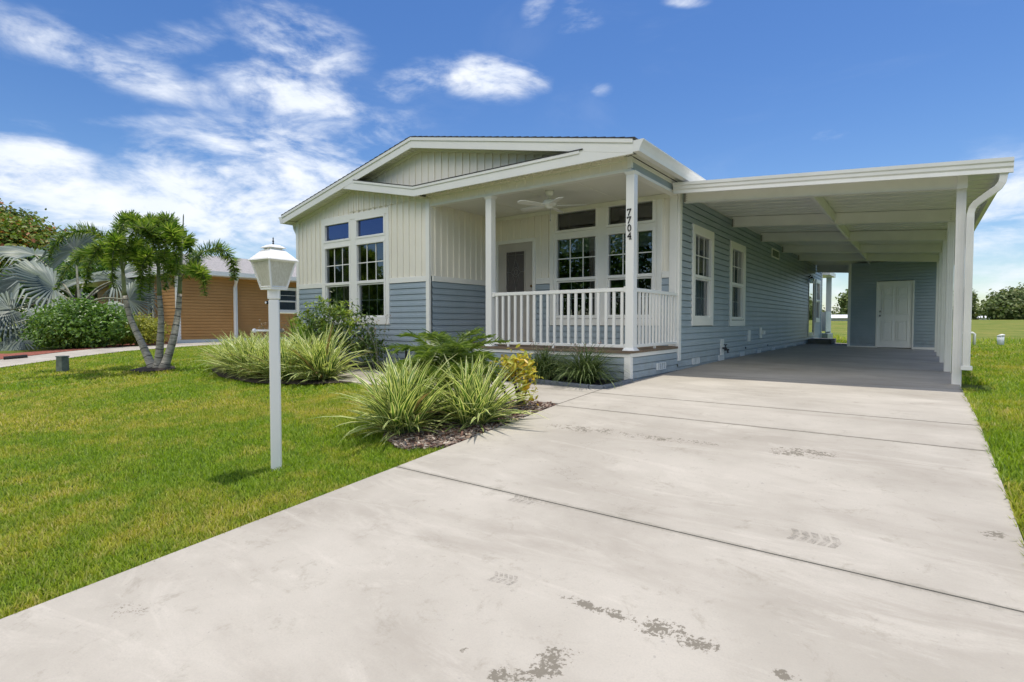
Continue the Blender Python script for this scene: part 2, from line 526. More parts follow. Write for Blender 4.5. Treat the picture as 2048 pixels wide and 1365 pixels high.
# ================================================================ object helpers
def tag(o, label=None, cat=None, group=None, kind=None):
    if label:
        o['label'] = label
    if cat:
        o['category'] = cat
    if group:
        o['group'] = group
    if kind:
        o['kind'] = kind
    return o


WL = {}


def root(name, loc, label, cat, group=None):
    o = bpy.data.objects.new(name, None)
    COL.objects.link(o)
    o.location = loc
    o.empty_display_size = .2
    WL[o.name] = Vector(loc)
    return tag(o, label, cat, group)


def link(name, me, m, parent=None):
    o = bpy.data.objects.new(name, me)
    COL.objects.link(o)
    if m is not None:
        me.materials.append(MT[m] if isinstance(m, str) else m)
    if parent is not None:
        o.parent = parent
        WL[o.name] = WL[parent.name]
    else:
        WL[o.name] = Vector((0, 0, 0))
    return o


class B:
    """collects shapes given in world coordinates; build() makes ONE mesh"""
    def __init__(s):
        s.v, s.f = [], []

    def add(s, vs, fs):
        k = len(s.v)
        s.v += [tuple(x) for x in vs]
        s.f += [tuple(i + k for i in f) for f in fs]
        return s

    def hexa(s, p):
        return s.add(p, [(0, 3, 2, 1), (4, 5, 6, 7), (0, 1, 5, 4), (1, 2, 6, 5), (2, 3, 7, 6), (3, 0, 4, 7)])

    def box(s, x0, x1, y0, y1, z0, z1):
        return s.hexa([(x0, y0, z0), (x1, y0, z0), (x1, y1, z0), (x0, y1, z0), (x0, y0, z1), (x1, y0, z1), (x1, y1, z1), (x0, y1, z1)])

    def quad(s, *p):
        return s.add(p, [tuple(range(len(p)))])

    def prism(s, poly, off):
        """poly (3-D points) swept by off"""
        n = len(poly)
        a = [Vector(p) for p in poly]
        b = [p + Vector(off) for p in a]
        return s.add(a + b, [tuple(range(n))[::-1], tuple(range(n, 2 * n))] + [(i, (i + 1) % n, (i + 1) % n + n, i + n) for i in range(n)])

    def tube(s, path, rad, n=8, caps=True, squash=None):
        path = [Vector(p) for p in path]
        if not isinstance(rad, (list, tuple)):
            rad = [rad] * len(path)
        k = len(s.v)
        up = Vector((0, 0, 1))
        prev = None
        for i, p in enumerate(path):
            t = (path[min(i + 1, len(path) - 1)] - path[max(i - 1, 0)]).normalized()
            if prev is None:
                a = t.cross(up)
                if a.length < .05:
                    a = t.cross(Vector((1, 0, 0)))
                a.normalize()
            else:
                a = (prev - t * prev.dot(t)).normalized()
            prev = a
            b = t.cross(a)
            for j in range(n):
                th = 2 * math.pi * j / n
                s.v.append(tuple(p + (a * math.cos(th) + b * math.sin(th)) * rad[i]))
        for i in range(len(path) - 1):
            for j in range(n):
                s.f.append((k + i * n + j, k + i * n + (j + 1) % n, k + (i + 1) * n + (j + 1) % n, k + (i + 1) * n + j))
        if caps:
            s.f.append(tuple(k + j for j in range(n))[::-1])
            s.f.append(tuple(k + (len(path) - 1) * n + j for j in range(n)))
        return s

    def lathe(s, c, prof, n=20):
        k = len(s.v)
        for (r, z) in prof:
            for j in range(n):
                th = 2 * math.pi * j / n
                s.v.append((c[0] + r * math.cos(th), c[1] + r * math.sin(th), c[2] + z))
        for i in range(len(prof) - 1):
            for j in range(n):
                s.f.append((k + i * n + j, k + i * n + (j + 1) % n, k + (i + 1) * n + (j + 1) % n, k + (i + 1) * n + j))
        s.f.append(tuple(k + j for j in range(n))[::-1])
        s.f.append(tuple(k + (len(prof) - 1) * n + j for j in range(n)))
        return s

    def frustum(s, c, h0, z0, h1, z1, rot=0):
        """square frustum, half sizes h0, h1"""
        p = []
        for h, z in ((h0, z0), (h1, z1)):
            for a, b in ((-1, -1), (1, -1), (1, 1), (-1, 1)):
                x, y = a * h, b * h
                p.append((c[0] + x * math.cos(rot) - y * math.sin(rot), c[1] + x * math.sin(rot) + y * math.cos(rot), z))
        return s.hexa(p)

    def build(s, name, m, parent=None, smooth=False, bevel=0, fix=True):
        off = WL[parent.name] if parent is not None else Vector((0, 0, 0))
        me = bpy.data.meshes.new(name)
        me.from_pydata([(x - off[0], y - off[1], z - off[2]) for x, y, z in s.v], [], s.f)
        if fix:
            bm = bmesh.new()
            bm.from_mesh(me)
            bmesh.ops.recalc_face_normals(bm, faces=bm.faces)
            bm.to_mesh(me)
            bm.free()
        o = link(name, me, m, parent)
        if smooth:
            me.shade_smooth()
        if bevel:
            md = o.modifiers.new('bevel', 'BEVEL')
            md.width = bevel
            md.segments = 2
            md.limit_method = 'ANGLE'
        return o


class Pl:
    """wall plane: x along u, z up, d outward"""
    def __init__(s, o, u, n):
        s.o, s.u, s.n = Vector(o), Vector(u), Vector(n)

    def pt(s, x, z, d=0):
        return s.o + s.u * x + s.n * d + Vector((0, 0, z))

    def box(s, M, x0, x1, z0, z1, d0, d1):
        q = [s.pt(x0, z0, d0), s.pt(x1, z0, d0), s.pt(x1, z0, d1), s.pt(x0, z0, d1), s.pt(x0, z1, d0), s.pt(x1, z1, d0), s.pt(x1, z1, d1), s.pt(x0, z1, d1)]
        M.hexa(q)

    def frame(s, M, x0, x1, z0, z1, w, d0, d1, wt_=None, wb=None):
        wt_ = w if wt_ is None else wt_
        wb = w if wb is None else wb
        s.box(M, x0, x0 + w, z0 + wb, z1 - wt_, d0, d1)
        s.box(M, x1 - w, x1, z0 + wb, z1 - wt_, d0, d1)
        s.box(M, x0, x1, z1 - wt_, z1, d0, d1)
        s.box(M, x0, x1, z0, z0 + wb, d0, d1)


def clapboard(pl, x0, x1, z0, z1, openings=(), pitch=.115, lap=.022, topfn=None):
    M = B()
    n = max(1, round((z1 - z0) / pitch))
    h = (z1 - z0) / n
    for i in range(n):
        a, b = z0 + i * h, z0 + (i + 1) * h
        cuts = sorted([(o[0], o[1]) for o in openings if min(b, o[3]) - max(a, o[2]) > h * .35])
        segs, x = [], x0
        for (c0, c1) in cuts:
            if c0 > x:
                segs.append((x, c0))
            x = max(x, c1)
        if x < x1:
            segs.append((x, x1))
        seg2 = []
        for (p, q) in segs:
            L_ = q - p
            if L_ > 3.2:
                c_ = p + 1.2 + ((i * 1.37) % 2.3)
                while c_ < q - .8:
                    seg2.append((p, c_ + .02, .0))
                    p = c_
                    c_ += 3.66
                    if c_ < q - .8:
                        seg2.append((p, c_ + .02, -.0025))
                        p = c_
                        c_ += 3.66
            seg2.append((p, q, -.0025 if len(seg2) % 2 else 0))
        for (p, q, so) in seg2:
            prof = [(a, -.016), (a, lap), (a + h * .45, lap * .80), (a + h * .50, lap * .66), (b - .011, lap * .42), (b - .010, -.016), (b, -.016)]
            k = len(M.v)
            for (z, d) in prof:
                M.v += [tuple(pl.pt(p, z, d + so)), tuple(pl.pt(q, z, d + so))]
            for j in range(len(prof) - 1):
                M.f.append((k + 2 * j, k + 2 * j + 1, k + 2 * j + 3, k + 2 * j + 2))
    return M


def battens(pl, x0, x1, z0, top, openings=(), pitch=.167, bw=.05, phase=0.0):
    """board and batten cladding up to the line top(x)"""
    M = B()
    xs = {x0, x1}
    for o in openings:
        xs |= {o[0], o[1]}
    bx = []
    x = x0 + phase + pitch * .5
    while x < x1 - bw:
        bx.append(x)
        xs |= {x, x + bw}
        x += pitch
    for kx in getattr(top, 'kinks', []):
        if x0 < kx < x1:
            xs.add(kx)
    xs = sorted(xs)
    for a, b in zip(xs, xs[1:]):
        if b - a < 1e-4 or a < x0 - 1e-6 or b > x1 + 1e-6:
            continue
        mid = (a + b) / 2
        d = .020 if any(t <= mid <= t + bw for t in bx) else 0.0
        zs = [(z0, None)]
        blocks = sorted([(o[2], o[3]) for o in openings if o[0] < mid < o[1]])
        spans, z = [], z0
        for (p, q) in blocks:
            if p > z:
                spans.append((z, p, p))
            z = max(z, q)
        ta, tb = top(a), top(b)
        if z < min(ta, tb):
            spans.append((z, ta, tb))
        for (zb, za_, zb_) in spans:
            q = [pl.pt(a, zb, -.01), pl.pt(b, zb, -.01), pl.pt(b, zb, d), pl.pt(a, zb, d), pl.pt(a, za_, -.01), pl.pt(b, zb_, -.01), pl.pt(b, zb_, d), pl.pt(a, za_, d)]
            M.hexa(q)
    return M


def grille(pl, x0, x1, z0, z1, nx, nz, d, wdt=.018):
    M = B()
    for i in range(1, nx):
        x = x0 + (x1 - x0) * i / nx
        pl.box(M, x - wdt / 2, x + wdt / 2, z0, z1, d, d + .008)
    for j in range(1, nz):
        z = z0 + (z1 - z0) * j / nz
        for i in range(nx):
            a = x0 + (x1 - x0) * i / nx + (wdt / 2 if i else 0)
            b = x0 + (x1 - x0) * (i + 1) / nx - (wdt / 2 if i < nx - 1 else 0)
            pl.box(M, a, b, z - wdt / 2, z + wdt / 2, d, d + .008)
    return M


def hung_window(pl, parent, x0, x1, z0, zm0, zm1, z1, nx=3, blind=True, curtain=0, frame_w=.045, low_grille=True):
    """double hung: lower glass z0..zm0, meeting rail zm0..zm1, upper glass zm1..z1"""
    M = B()
    pl.frame(M, x0 - frame_w, x1 + frame_w, z0 - frame_w, z1 + frame_w, frame_w, -.08, .034)
    wd = M.build('window', 'vinyl', parent, bevel=.004)
    M = B()
    pl.box(M, x0 - .006, x1 + .006, zm0, zm1, -.05, .030)
    M.build('sash_rail', 'vinyl', wd, bevel=.004)
    M = B()
    pl.frame(M, x0 - .004, x1 + .004, z0 - .004, zm0 - .003, .026, -.05, .004)
    M.build('sash', 'vinyl', wd)
    M = B()
    M.quad(pl.pt(x0, zm1, -.02), pl.pt(x1, zm1, -.02), pl.pt(x1, z1, -.02), pl.pt(x0, z1, -.02))
    M.build('pane', 'glass', wd, fix=False)
    M = B()
    M.quad(pl.pt(x0 + .02, z0 + .02, -.035), pl.pt(x1 - .02, z0 + .02, -.035), pl.pt(x1 - .02, zm0 - .02, -.035), pl.pt(x0 + .02, zm0 - .02, -.035))
    M.build('pane', 'glass', wd, fix=False)
    g = grille(pl, x0, x1, zm1, z1, nx, 2, -.018)
    g.build('grille', 'vinyl', wd)
    if low_grille:
        grille(pl, x0 + .03, x1 - .03, z0 + .02, zm0 - .02, nx, 2, -.055, .014).build('grille', 'vinyl', wd)
    M = B()
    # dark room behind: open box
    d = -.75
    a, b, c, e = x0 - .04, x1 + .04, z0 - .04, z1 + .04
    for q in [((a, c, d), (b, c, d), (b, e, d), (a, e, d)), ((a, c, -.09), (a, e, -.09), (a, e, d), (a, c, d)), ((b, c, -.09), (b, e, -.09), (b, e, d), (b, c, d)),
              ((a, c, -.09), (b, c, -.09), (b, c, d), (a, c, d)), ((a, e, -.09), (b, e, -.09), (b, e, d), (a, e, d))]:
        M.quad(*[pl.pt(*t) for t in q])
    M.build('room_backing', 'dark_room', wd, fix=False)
    if blind:
        M = B()
        bh = (z1 - zm1) * blind
        nsl = 7
        for i in range(nsl):
            zt = z1 - bh * i / nsl
            pl.box(M, x0 + .015, x1 - .015, zt - bh / nsl * .93, zt, -.12 - .006 * (i % 2), -.105 - .006 * (i % 2))
        M.build('blind', 'blind', wd)
    if curtain:
        M = B()
        n = 26
        for side in curtain:
            wdc = side[1] - side[0]
            k = len(M.v)
            for i in range(n + 1):
                t = i / n
                xx = side[0] + wdc * t
                dd = -.20 + .028 * math.sin(t * wdc * 55)
                M.v += [tuple(pl.pt(xx, z0, dd)), tuple(pl.pt(xx, z1, dd))]
            for i in range(n):
                M.f.append((k + 2 * i, k + 2 * i + 2, k + 2 * i + 3, k + 2 * i + 1))
        M.build('curtain', 'curtain', wd, smooth=True, fix=False)
    return wd


def transom(pl, parent, x0, x1, z0, z1, gm='glass'):
    M = B()
    pl.frame(M, x0 - .045, x1 + .045, z0 - .045, z1 + .045, .045, -.08, .034)
    wd = M.build('window', 'vinyl', parent, bevel=.004)
    M = B()
    M.quad(pl.pt(x0, z0, -.02), pl.pt(x1, z0, -.02), pl.pt(x1, z1, -.02), pl.pt(x0, z1, -.02))
    M.build('pane', gm, wd, fix=False)
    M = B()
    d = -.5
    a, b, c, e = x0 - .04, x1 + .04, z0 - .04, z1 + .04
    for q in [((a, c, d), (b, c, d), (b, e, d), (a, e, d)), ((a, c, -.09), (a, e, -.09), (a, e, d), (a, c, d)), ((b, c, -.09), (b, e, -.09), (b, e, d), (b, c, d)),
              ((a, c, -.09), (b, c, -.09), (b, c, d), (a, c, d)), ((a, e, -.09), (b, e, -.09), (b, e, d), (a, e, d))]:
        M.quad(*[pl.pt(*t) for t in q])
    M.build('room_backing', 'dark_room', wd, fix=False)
    return wd


# ================================================================ terrain
PROF = [(-60, -.85), (-9, -.85), (-3, -.85), (5.3, -.148), (6.3, -.088), (7.4, -.062), (9.1, -.035), (12, -.005), (14, 0), (27, 0), (30, -.12), (45, .25), (70, .95), (100, 1.25), (160, 1.35), (900, 1.35)]


def prof(y):
    for (a, za), (b, zb) in zip(PROF, PROF[1:]):
        if y <= b:
            return za + (zb - za) * max(0, y - a) / (b - a)
    return PROF[-1][1]


def g(x, y):
    z = prof(y)
    if y > 27 and x < -18:                                   # the rise fades out to the left
        k = min(1, (-18 - x) / 30)
        z = z * (1 - k)
    t = min(1, max(0, (y - 9.1) / 2.9))
    return z - .02 * t * min(4, max(0, x + 3.3))


def srange(a, b, step, extra=()):
    n = max(1, round((b - a) / step))
    s = {a + (b - a) * i / n for i in range(n + 1)} | {e for e in extra if a < e < b}
    return sorted(s)


BRK = [p[0] for p in PROF]


def sheet(M, xs, ys, dz, gap=None):
    k = len(M.v)
    for y in ys:
        for x in xs:
            M.v.append((x, y, g(x, y) + dz))
    nx = len(xs)
    for j in range(len(ys) - 1):
        for i in range(nx - 1):
            M.f.append((k + j * nx + i, k + j * nx + i + 1, k + (j + 1) * nx + i + 1, k + (j + 1) * nx + i))
    return M


def strip(M, ys, xl, xr, dz, nx=4):
    k = len(M.v)
    for y in ys:
        a, b = xl(y), xr(y)
        for i in range(nx + 1):
            x = a + (b - a) * i / nx
            M.v.append((x, y, g(x, y) + dz))
    n = nx + 1
    for j in range(len(ys) - 1):
        for i in range(nx):
            M.f.append((k + j * n + i, k + j * n + i + 1, k + (j + 1) * n + i + 1, k + (j + 1) * n + i))
    return M


def lerp(pts):
    def f(t):
        if t <= pts[0][0]:
            return pts[0][1]
        for (a, va), (b, vb) in zip(pts, pts[1:]):
            if t <= b:
                return va + (vb - va) * (t - a) / (b - a)
        return pts[-1][1]
    return f


DL, DR = -3.26, .425                                          # driveway edges
gx = [-900, -500, -300, -180, -110, -70, -48] + srange(-40, 12, 1.0, (-3.3, .7)) + [16, 24, 40, 70, 110, 180, 300, 500, 900]
gy = [-300, -60, -30] + srange(-20, 30, .5, BRK) + [33, 37, 41, 45, 50, 56, 63, 70, 80, 90, 100, 120, 140, 160, 220, 320, 500, 900]
o = sheet(B(), sorted(set(gx)), sorted(set(gy)), -.035).build('ground', 'lawn', fix=False, smooth=True)
tag(o, kind='structure')

# driveway: slabs with open joints over dark filler
JY = [-3.0, .35, 2.87, 5.20, 6.07, 8.6, 11.4, 14.3, 17.2, 21.0, 24.2]
M = B()
for a, b in zip(JY, JY[1:]):
    sheet(M, srange(DL, DR, .5, (-3.3, .7)), srange(a + .006, b - .006, .5, BRK), 0)
    for y in (a + .006, b - .006):                            # slab lips
        M.quad((DL, y, g(DL, y)), (DR, y, g(DR, y)), (DR, y, g(DR, y) - .02), (DL, y, g(DL, y) - .02))
for xx in (DL, DR):
    ys = srange(-3, 24.2, .5, BRK)
    for a, b in zip(ys, ys[1:]):
        M.quad((xx, a, g(xx, a)), (xx, b, g(xx, b)), (xx, b, g(xx, b) - .06), (xx, a, g(xx, a) - .06))
tag(M.build('driveway', 'concrete', fix=False), kind='structure')
tag(sheet(B(), srange(DL + .004, DR - .004, .5, (-3.3, .7)), srange(-2.99, 24.19, .5, BRK), -.014).build('driveway_joints', 'joint', fix=False), kind='structure')
# walk to the porch
M = B()
WX = [-8.3, -6.9, -5.1, DL - .012]
for a, b in zip(WX, WX[1:]):
    sheet(M, srange(a + .006, b - .006, .5), srange(5.30, 6.35, .5, BRK), -.002)
for a, b in zip(WX, WX[1:]):
    M.quad((a, 5.30, g(a, 5.30) - .002), (b, 5.3, g(b, 5.3) - .002), (b, 5.3, g(b, 5.3) - .05), (a, 5.3, g(a, 5.3) - .05))
tag(M.build('walkway', 'walk_concrete', fix=False), kind='structure')
tag(sheet(B(), srange(-8.29, DL, .5), srange(5.31, 6.34, .5, BRK), -.016).build('walkway_joints', 'joint', fix=False), kind='structure')
# neighbour's drive
nl = lerp([(-3, -18.6), (3.5, -20.7), (9.2, -22.6), (16, -22.7)])
nr = lerp([(-3, -15.6), (3.25, -17.9), (8.9, -20.2), (16, -20.4)])
tag(strip(B(), srange(-3, 16, .5, BRK), nl, nr, 0, 5).build('neighbour_drive', 'walk_concrete', fix=False), kind='structure')
tag(sheet(B(), srange(-60, 30, 3), srange(-9, -3.05, 1, BRK), .0).build('road', 'road', fix=False), kind='structure')
# planting beds
bedA = lerp([(-11.9, 5.9), (-11.3, 5.15), (-10.0, 4.72), (-8.6, 4.60), (-7.6, 4.85), (-7.05, 5.25), (-7.0, 5.3)])
M = B()
xs = srange(-11.9, -7.0, .2)
k = len(M.v)
for x in xs:
    y0 = bedA(x)
    y1 = 7.22 if x < -8.3 else 5.29
    y1 = max(y1, y0 + .01)
    for i in range(7):
        y = y0 + (y1 - y0) * i / 6
        M.v.append((x, y, g(x, y) + .004))
for j in range(len(xs) - 1):
    for i in range(6):
        M.f.append((k + j * 7 + i, k + j * 7 + i + 1, k + (j + 1) * 7 + i + 1, k + (j + 1) * 7 + i))
sheet(M, srange(-8.3, -7.0, .3), srange(6.36, 7.22, .3, BRK), .004)
tag(M.build('bed_soil', 'mulch_dark', fix=False), kind='structure')
BY = [(3.28, -3.70), (3.45, -4.05), (3.75, -4.35), (4.2, -4.6), (4.7, -4.9), (5.28, -5.2)]
bl, br = lerp(BY), lerp([(3.28, -3.55), (3.38, -3.40), (3.5, DL), (5.3, DL)])
tag(strip(B(), srange(3.28, 5.285, .12, (5.3,)), bl, lambda y: br(y) - .004, -.026, 8).build('bed_soil', 'mulch_dark', fix=False), kind='structure')
tag(sheet(B(), srange(-7.2, -3.31, .3), srange(6.44, 7.20, .2, BRK), .006).build('bed_soil', 'mulch_dark', fix=False), kind='structure')
M = B()
strip(M, srange(2.0, 9.2, .4, BRK), lambda y: nl(y) - 1.7 + .5 * math.sin(y * 1.3) - (0 if y > 4 else 1.5), nl, .012, 4)
tag(M.build('red_mulch_bed', 'mulch_red', fix=False), kind='structure')
M = B()
tcx, tcy = -12.9, 4.72
pts = [(tcx + .62 * math.cos(a) * (1 + .12 * math.sin(3 * a)), tcy + .36 * math.sin(a) * (1 + .1 * math.sin(5 * a))) for a in [i * math.pi / 12 for i in range(24)]]
M.add([(tcx, tcy, g(tcx, tcy) + .04)] + [(x, y, g(x, y) + .0) for x, y in pts], [(0, i + 1, (i + 1) % 24 + 1) for i in range(24)])
tag(M.build('tree_ring_soil', 'mulch_dark', fix=False), kind='structure')

# ================================================================ THE HOUSE
house = root('house', (-7.3, 7.23, 0), 'white and slate blue single-storey house with gabled front and a railed porch', 'house')
WXR, YF, YB_ = -3.3, 7.23, 9.092
XL, XC = -11.52, -7.27
front = Pl((0, YF, 0), (1, 0, 0), (0, -1, 0))
back = Pl((0, YB_, 0), (1, 0, 0), (0, -1, 0))
side = Pl((WXR, 0, 0), (0, 1, 0), (1, 0, 0))
retw = Pl((XC + .03, 0, 0), (0, 1, 0), (1, 0, 0))
BAND = 1.53


def wingtop(x):
    return 3.066 + .2097 * (x + 11.545) if x < -9.485 else 3.498 - .2142 * (x + 9.485)


wingtop.kinks = [-9.485]
win_open = (-10.50, -8.42, .80, 2.96)
battens(front, XL + .06, XC - .06, BAND + .10, wingtop, [win_open], phase=.02).build('upper_wall', 'white_siding', house, fix=True)
clapboard(front, XL + .06, XC - .06, -.14, BAND, [win_open]).build('lower_wall', 'blue_siding', house, fix=False)
M = B()
front.box(M, XL + .07, -10.555, BAND, BAND + .10, 0, .027)
front.box(M, -8.35, XC - .07, BAND, BAND + .10, 0, .027)
front.box(M, XL - .02, XL + .07, -.14, 3.06, -.09, .031)
front.box(M, XC - .07, XC + .02, -.14, 3.03, -.02, .031)
# casing round the four windows
front.frame(M, -10.552, -8.352, .728, 3.015, .077, 0, .034, .11, .115)
front.box(M, -9.555, -9.39, .843, 2.905, 0, .026)
front.box(M, -8.467, -8.429, .843, 2.905, 0, .019)
front.box(M, -10.475, -9.555, 2.405, 2.485, 0, .024)
front.box(M, -9.39, -8.429, 2.405, 2.485, 0, .024)
M.build('wing_trim', 'trim', house, bevel=.003)
for (a, b) in ((-10.431, -9.60), (-9.345, -8.512)):
    hung_window(front, house, a, b, .888, 1.565, 1.623, 2.36, blind=.0001 and 0, curtain=[(a + .02, a + .26)] if a < -10 else None)
    transom(front, house, a, b, 2.53, 2.862, 'sky_tint_glass')

# return wall of the wing inside the porch
top_c = lambda x: 2.95
battens(retw, YF + .02, YB_, BAND + .10, top_c, [], phase=.0).build('upper_wall', 'white_siding', house)
clapboard(retw, YF + .02, YB_, .37, BAND).build('lower_wall', 'blue_siding', house, fix=False)
M = B()
retw.box(M, YF + .035, YB_, BAND, BAND + .10, 0, .027)
M.build('wing_trim', 'trim', house)

# porch back wall with door and windows
DO = (-7.12, -6.19, .40, 2.42)
WO = (-5.76, -3.64, .80, 2.97)
battens(back, XC + .05, WXR - .05, BAND + .10, lambda x: 2.95, [(-7.19, -6.165, 0, 2.456), WO], phase=.05).build('upper_wall', 'white_siding', house)
clapboard(back, XC + .05, WXR - .05, .37, BAND, [(-7.19, -6.165, 0, 2.456), WO]).build('lower_wall', 'blue_siding', house, fix=False)
M = B()
back.box(M, -6.16, -5.825, BAND, BAND + .11, 0, .027)
back.box(M, -3.555, WXR - .13, BAND, BAND + .11, 0, .027)
back.frame(M, -5.82, -3.56, .715, 3.0 - .06, .085, 0, .034, .07, .12)
back.box(M, -4.785, -4.62, .835, 2.87, 0, .024)
back.box(M, -3.688, -3.645, .835, 2.87, 0, .018)
back.box(M, -5.736, -5.713, .835, 2.87, 0, .018)
back.box(M, -5.735, -4.785, 2.405, 2.487, 0, .022)
back.box(M, -4.62, -3.645, 2.405, 2.487, 0, .022)
back.box(M, WXR - .13, WXR - .003, .37, 2.95, -.01, .031)
back.frame(M, -7.19, -6.165, .367, 2.456, .07, -.02, .033, .07, .0)
M.build('porch_trim', 'trim', house, bevel=.003)
for (a, b) in ((-5.669, -4.828), (-4.575, -3.733)):
    hung_window(back, house, a, b, .886, 1.567, 1.623, 2.36, blind=.34, curtain=[(b - .22, b - .02)] if a < -5 else None)
    transom(back, house, a, b, 2.535, 2.86)
# front door
M = B()
back.frame(M, -7.12, -6.235, .385, 2.385, .19, -.045, 0, .15, .72)
back.box(M, -6.93, -6.425, 1.105, 1.33, -.045, 0)
for (a, b) in ((-7.02, -6.74), (-6.62, -6.34)):                      # two raised lower panels
    back.box(M, a, b, .50, 1.02, 0, .007)
    back.box(M, a + .035, b - .035, .535, .985, .007, .014)
door = M.build('door', 'taupe_door', house, bevel=.003)
M = B()
M.quad(back.pt(-6.93, 1.33, -.02), back.pt(-6.425, 1.33, -.02), back.pt(-6.425, 2.235, -.02), back.pt(-6.93, 2.235, -.02))
M.build('door_glass', 'leaded_glass', door, fix=False)
M = B()
back.frame(M, -6.93, -6.425, 1.33, 2.235, .022, -.02, .012)
M.build('glass_frame', 'taupe_door', door)
M = B()
cx, cz = -6.6775, 1.80
def came(pts, r=.0035):
    M.tube([back.pt(x, z, -.014) for x, z in pts], r, 5)
for dxx in (-.19, .19):
    came([(cx + dxx, 1.36), (cx + dxx, 2.21)])
for zz in (1.42, 2.15):
    came([(cx - .24, zz), (cx + .24, zz)])
came([(cx, 1.34), (cx, 1.50)])
came([(cx, 2.08), (cx, 2.23)])
came([(cx + .24, cz), (cx + .12, cz)])
came([(cx - .24, cz), (cx - .12, cz)])
for sx in (-1, 1):
    came([(cx, 2.08), (cx + sx * .035, 1.97), (cx + sx * .075, 1.88), (cx + sx * .03, cz), (cx + sx * .075, 1.72), (cx + sx * .035, 1.62), (cx, 1.50)])
    came([(cx, 1.90), (cx + sx * .06, 1.87), (cx + sx * .125, cz), (cx + sx * .06, 1.73), (cx, 1.70)])
came([(cx + .035 * math.cos(a), cz + .05 * math.sin(a)) for a in [i * math.pi / 6 for i in range(13)]])
M.build('leaded_pattern', 'came', door, smooth=True)
M = B()
M.tube([back.pt(-6.275, 1.37, 0), back.pt(-6.275, 1.37, .03)], .012, 10)
M.tube([back.pt(-6.275, 1.37, .03), back.pt(-6.275, 1.37, .04), back.pt(-6.275, 1.37, .055), back.pt(-6.275, 1.37, .068)], [.015, .028, .028, .012], 12)
M.tube([back.pt(-6.275, 1.50, 0), back.pt(-6.275, 1.50, .018)], .026, 12)
M.build('door_knob', 'brass', door, smooth=True)

# porch ceiling, beams and bands
M = B()
M.box(XC + .03, WXR - .1, YF + .10, YB_ - .012, 2.95, 2.97)
for i in range(1, 4):
    x = XC + .03 + (WXR - .13 - XC) * i / 4
    M.box(x - .02, x + .02, YF + .10, YB_ - .012, 2.944, 2.952)
M.build('porch_ceiling', 'ceiling', house)
M = B()
back.box(M, XC + .05, WXR - .13, 2.87, 2.944, .03, .045)
M.build('ceiling_moulding', 'frieze', house)
M = B()
M.box(XC - .02, WXR, YF, YF + .12, 2.895, 2.935)                  # front beam
M.box(WXR - .12, WXR + .001, YF + .12, YB_ + .10, 2.895, 2.940)
M.box(WXR - .012, WXR + .004, YF - .0, YB_ + .10, 3.035, 3.10)
M.box(WXR - .05, WXR + .012, YF - .012, YF + .05, 2.94, 3.10)
M.build('porch_beam', 'trim', house, bevel=.003)
M = B()
M.box(XC - .06, WXR - .05, YF + .002, YF + .02, 2.935, 3.06)
x = XC + .1
while x < WXR - .15:
    M.box(x, x + .05, YF - .008, YF + .004, 2.937, 3.038)
    x += .167
M.build('porch_fascia_band', 'white_siding', house)
M = B()
M.box(XC - .05, WXR - .05, YF - .0125, YF + .003, 3.037, 3.105)
for (x0, x1) in ((XL + .05, -9.485), (-9.485, XC + .05)):
    z0_, z1_ = wingtop(x0), wingtop(x1)
    M.hexa([(x0, YF - .022, z0_ - .07), (x1, YF - .022, z1_ - .07), (x1, YF, z1_ - .07), (x0, YF, z0_ - .07), (x0, YF - .022, z0_ + .02), (x1, YF - .022, z1_ + .02), (x1, YF, z1_ + .02), (x0, YF, z0_ + .02)])
M.build('frieze_board', 'frieze', house)
M = B()
M.box(WXR - .08, WXR - .004, YF + .06, YB_ + .1, 2.94, 3.035)
M.build('side_band', 'blue_siding', house)
M = B()                                                            # tall corner boards at the carport side
M.box(WXR - .02, WXR + .036, YB_ + .018, YB_ + .13, .12, 3.08)
M.build('corner_board', 'trim', house, bevel=.003)

# side wall along the carport
W1, W2, W3, WD = (9.787, 11.014, .71, 2.524), (12.20, 13.45, .69, 2.515), (24.15, 25.30, .77, 2.45), (22.50, 23.90, .24, 2.42)
clapboard(side, YB_ + .025, 25.75, -.10, 2.98, [(a + .02, b - .02, c + .02, d - .02) for a, b, c, d in (W1, W2, W3, WD)], pitch=.113, lap=.024).build('side_wall', 'blue_siding', house, fix=False)
M = B()
for (a, b, c, d) in (W1, W2, W3):
    side.frame(M, a, b, c, d, .115, 0, .040, .125, .125)
side.frame(M, *WD, .07, 0, .035, .07, .03)
side.box(M, 25.75, 25.87, -.05, 2.98, -.05, .034)
side.box(M, YB_ + .13, 25.75, 2.98, 3.06, -.01, .022)
M.build('window_casing', 'trim', house, bevel=.003)
hung_window(side, house, 9.94, 10.86, .872, 1.585, 1.64, 2.362, blind=0, curtain=[(9.97, 10.83)])
hung_window(side, house, 12.36, 13.28, .872, 1.585, 1.64, 2.362, blind=0, curtain=[(12.39, 13.25)])
hung_window(side, house, 24.31, 25.14, .93, 1.60, 1.66, 2.30, blind=0)
M = B()
side.frame(M, 22.57, 23.83, .27, 2.35, .09, -.03, .02, .1, .12)
sd = M.build('side_door', 'vinyl', house)
M = B()
M.quad(side.pt(22.66, .39, 0), side.pt(23.74, .39, 0), side.pt(23.74, 2.25, 0), side.pt(22.66, 2.25, 0))
M.build('door_glass', 'storm_glass', sd, fix=False)
M = B()
M.quad(side.pt(22.57, .27, -.1), side.pt(23.83, .27, -.1), side.pt(23.83, 2.35, -.1), side.pt(22.57, 2.35, -.1))
M.build('inner_door', 'panel_white', sd, fix=False)
M = B()
side.box(M, 16.22, 17.20, 2.55, 2.80, 0, .03)
wv_ = M.build('gable_vent', 'trim', house)
M = B()
side.box(M, 16.32, 17.10, 2.59, 2.76, .03, .034)
M.build('vent_screen', 'grey_plastic', wv_)
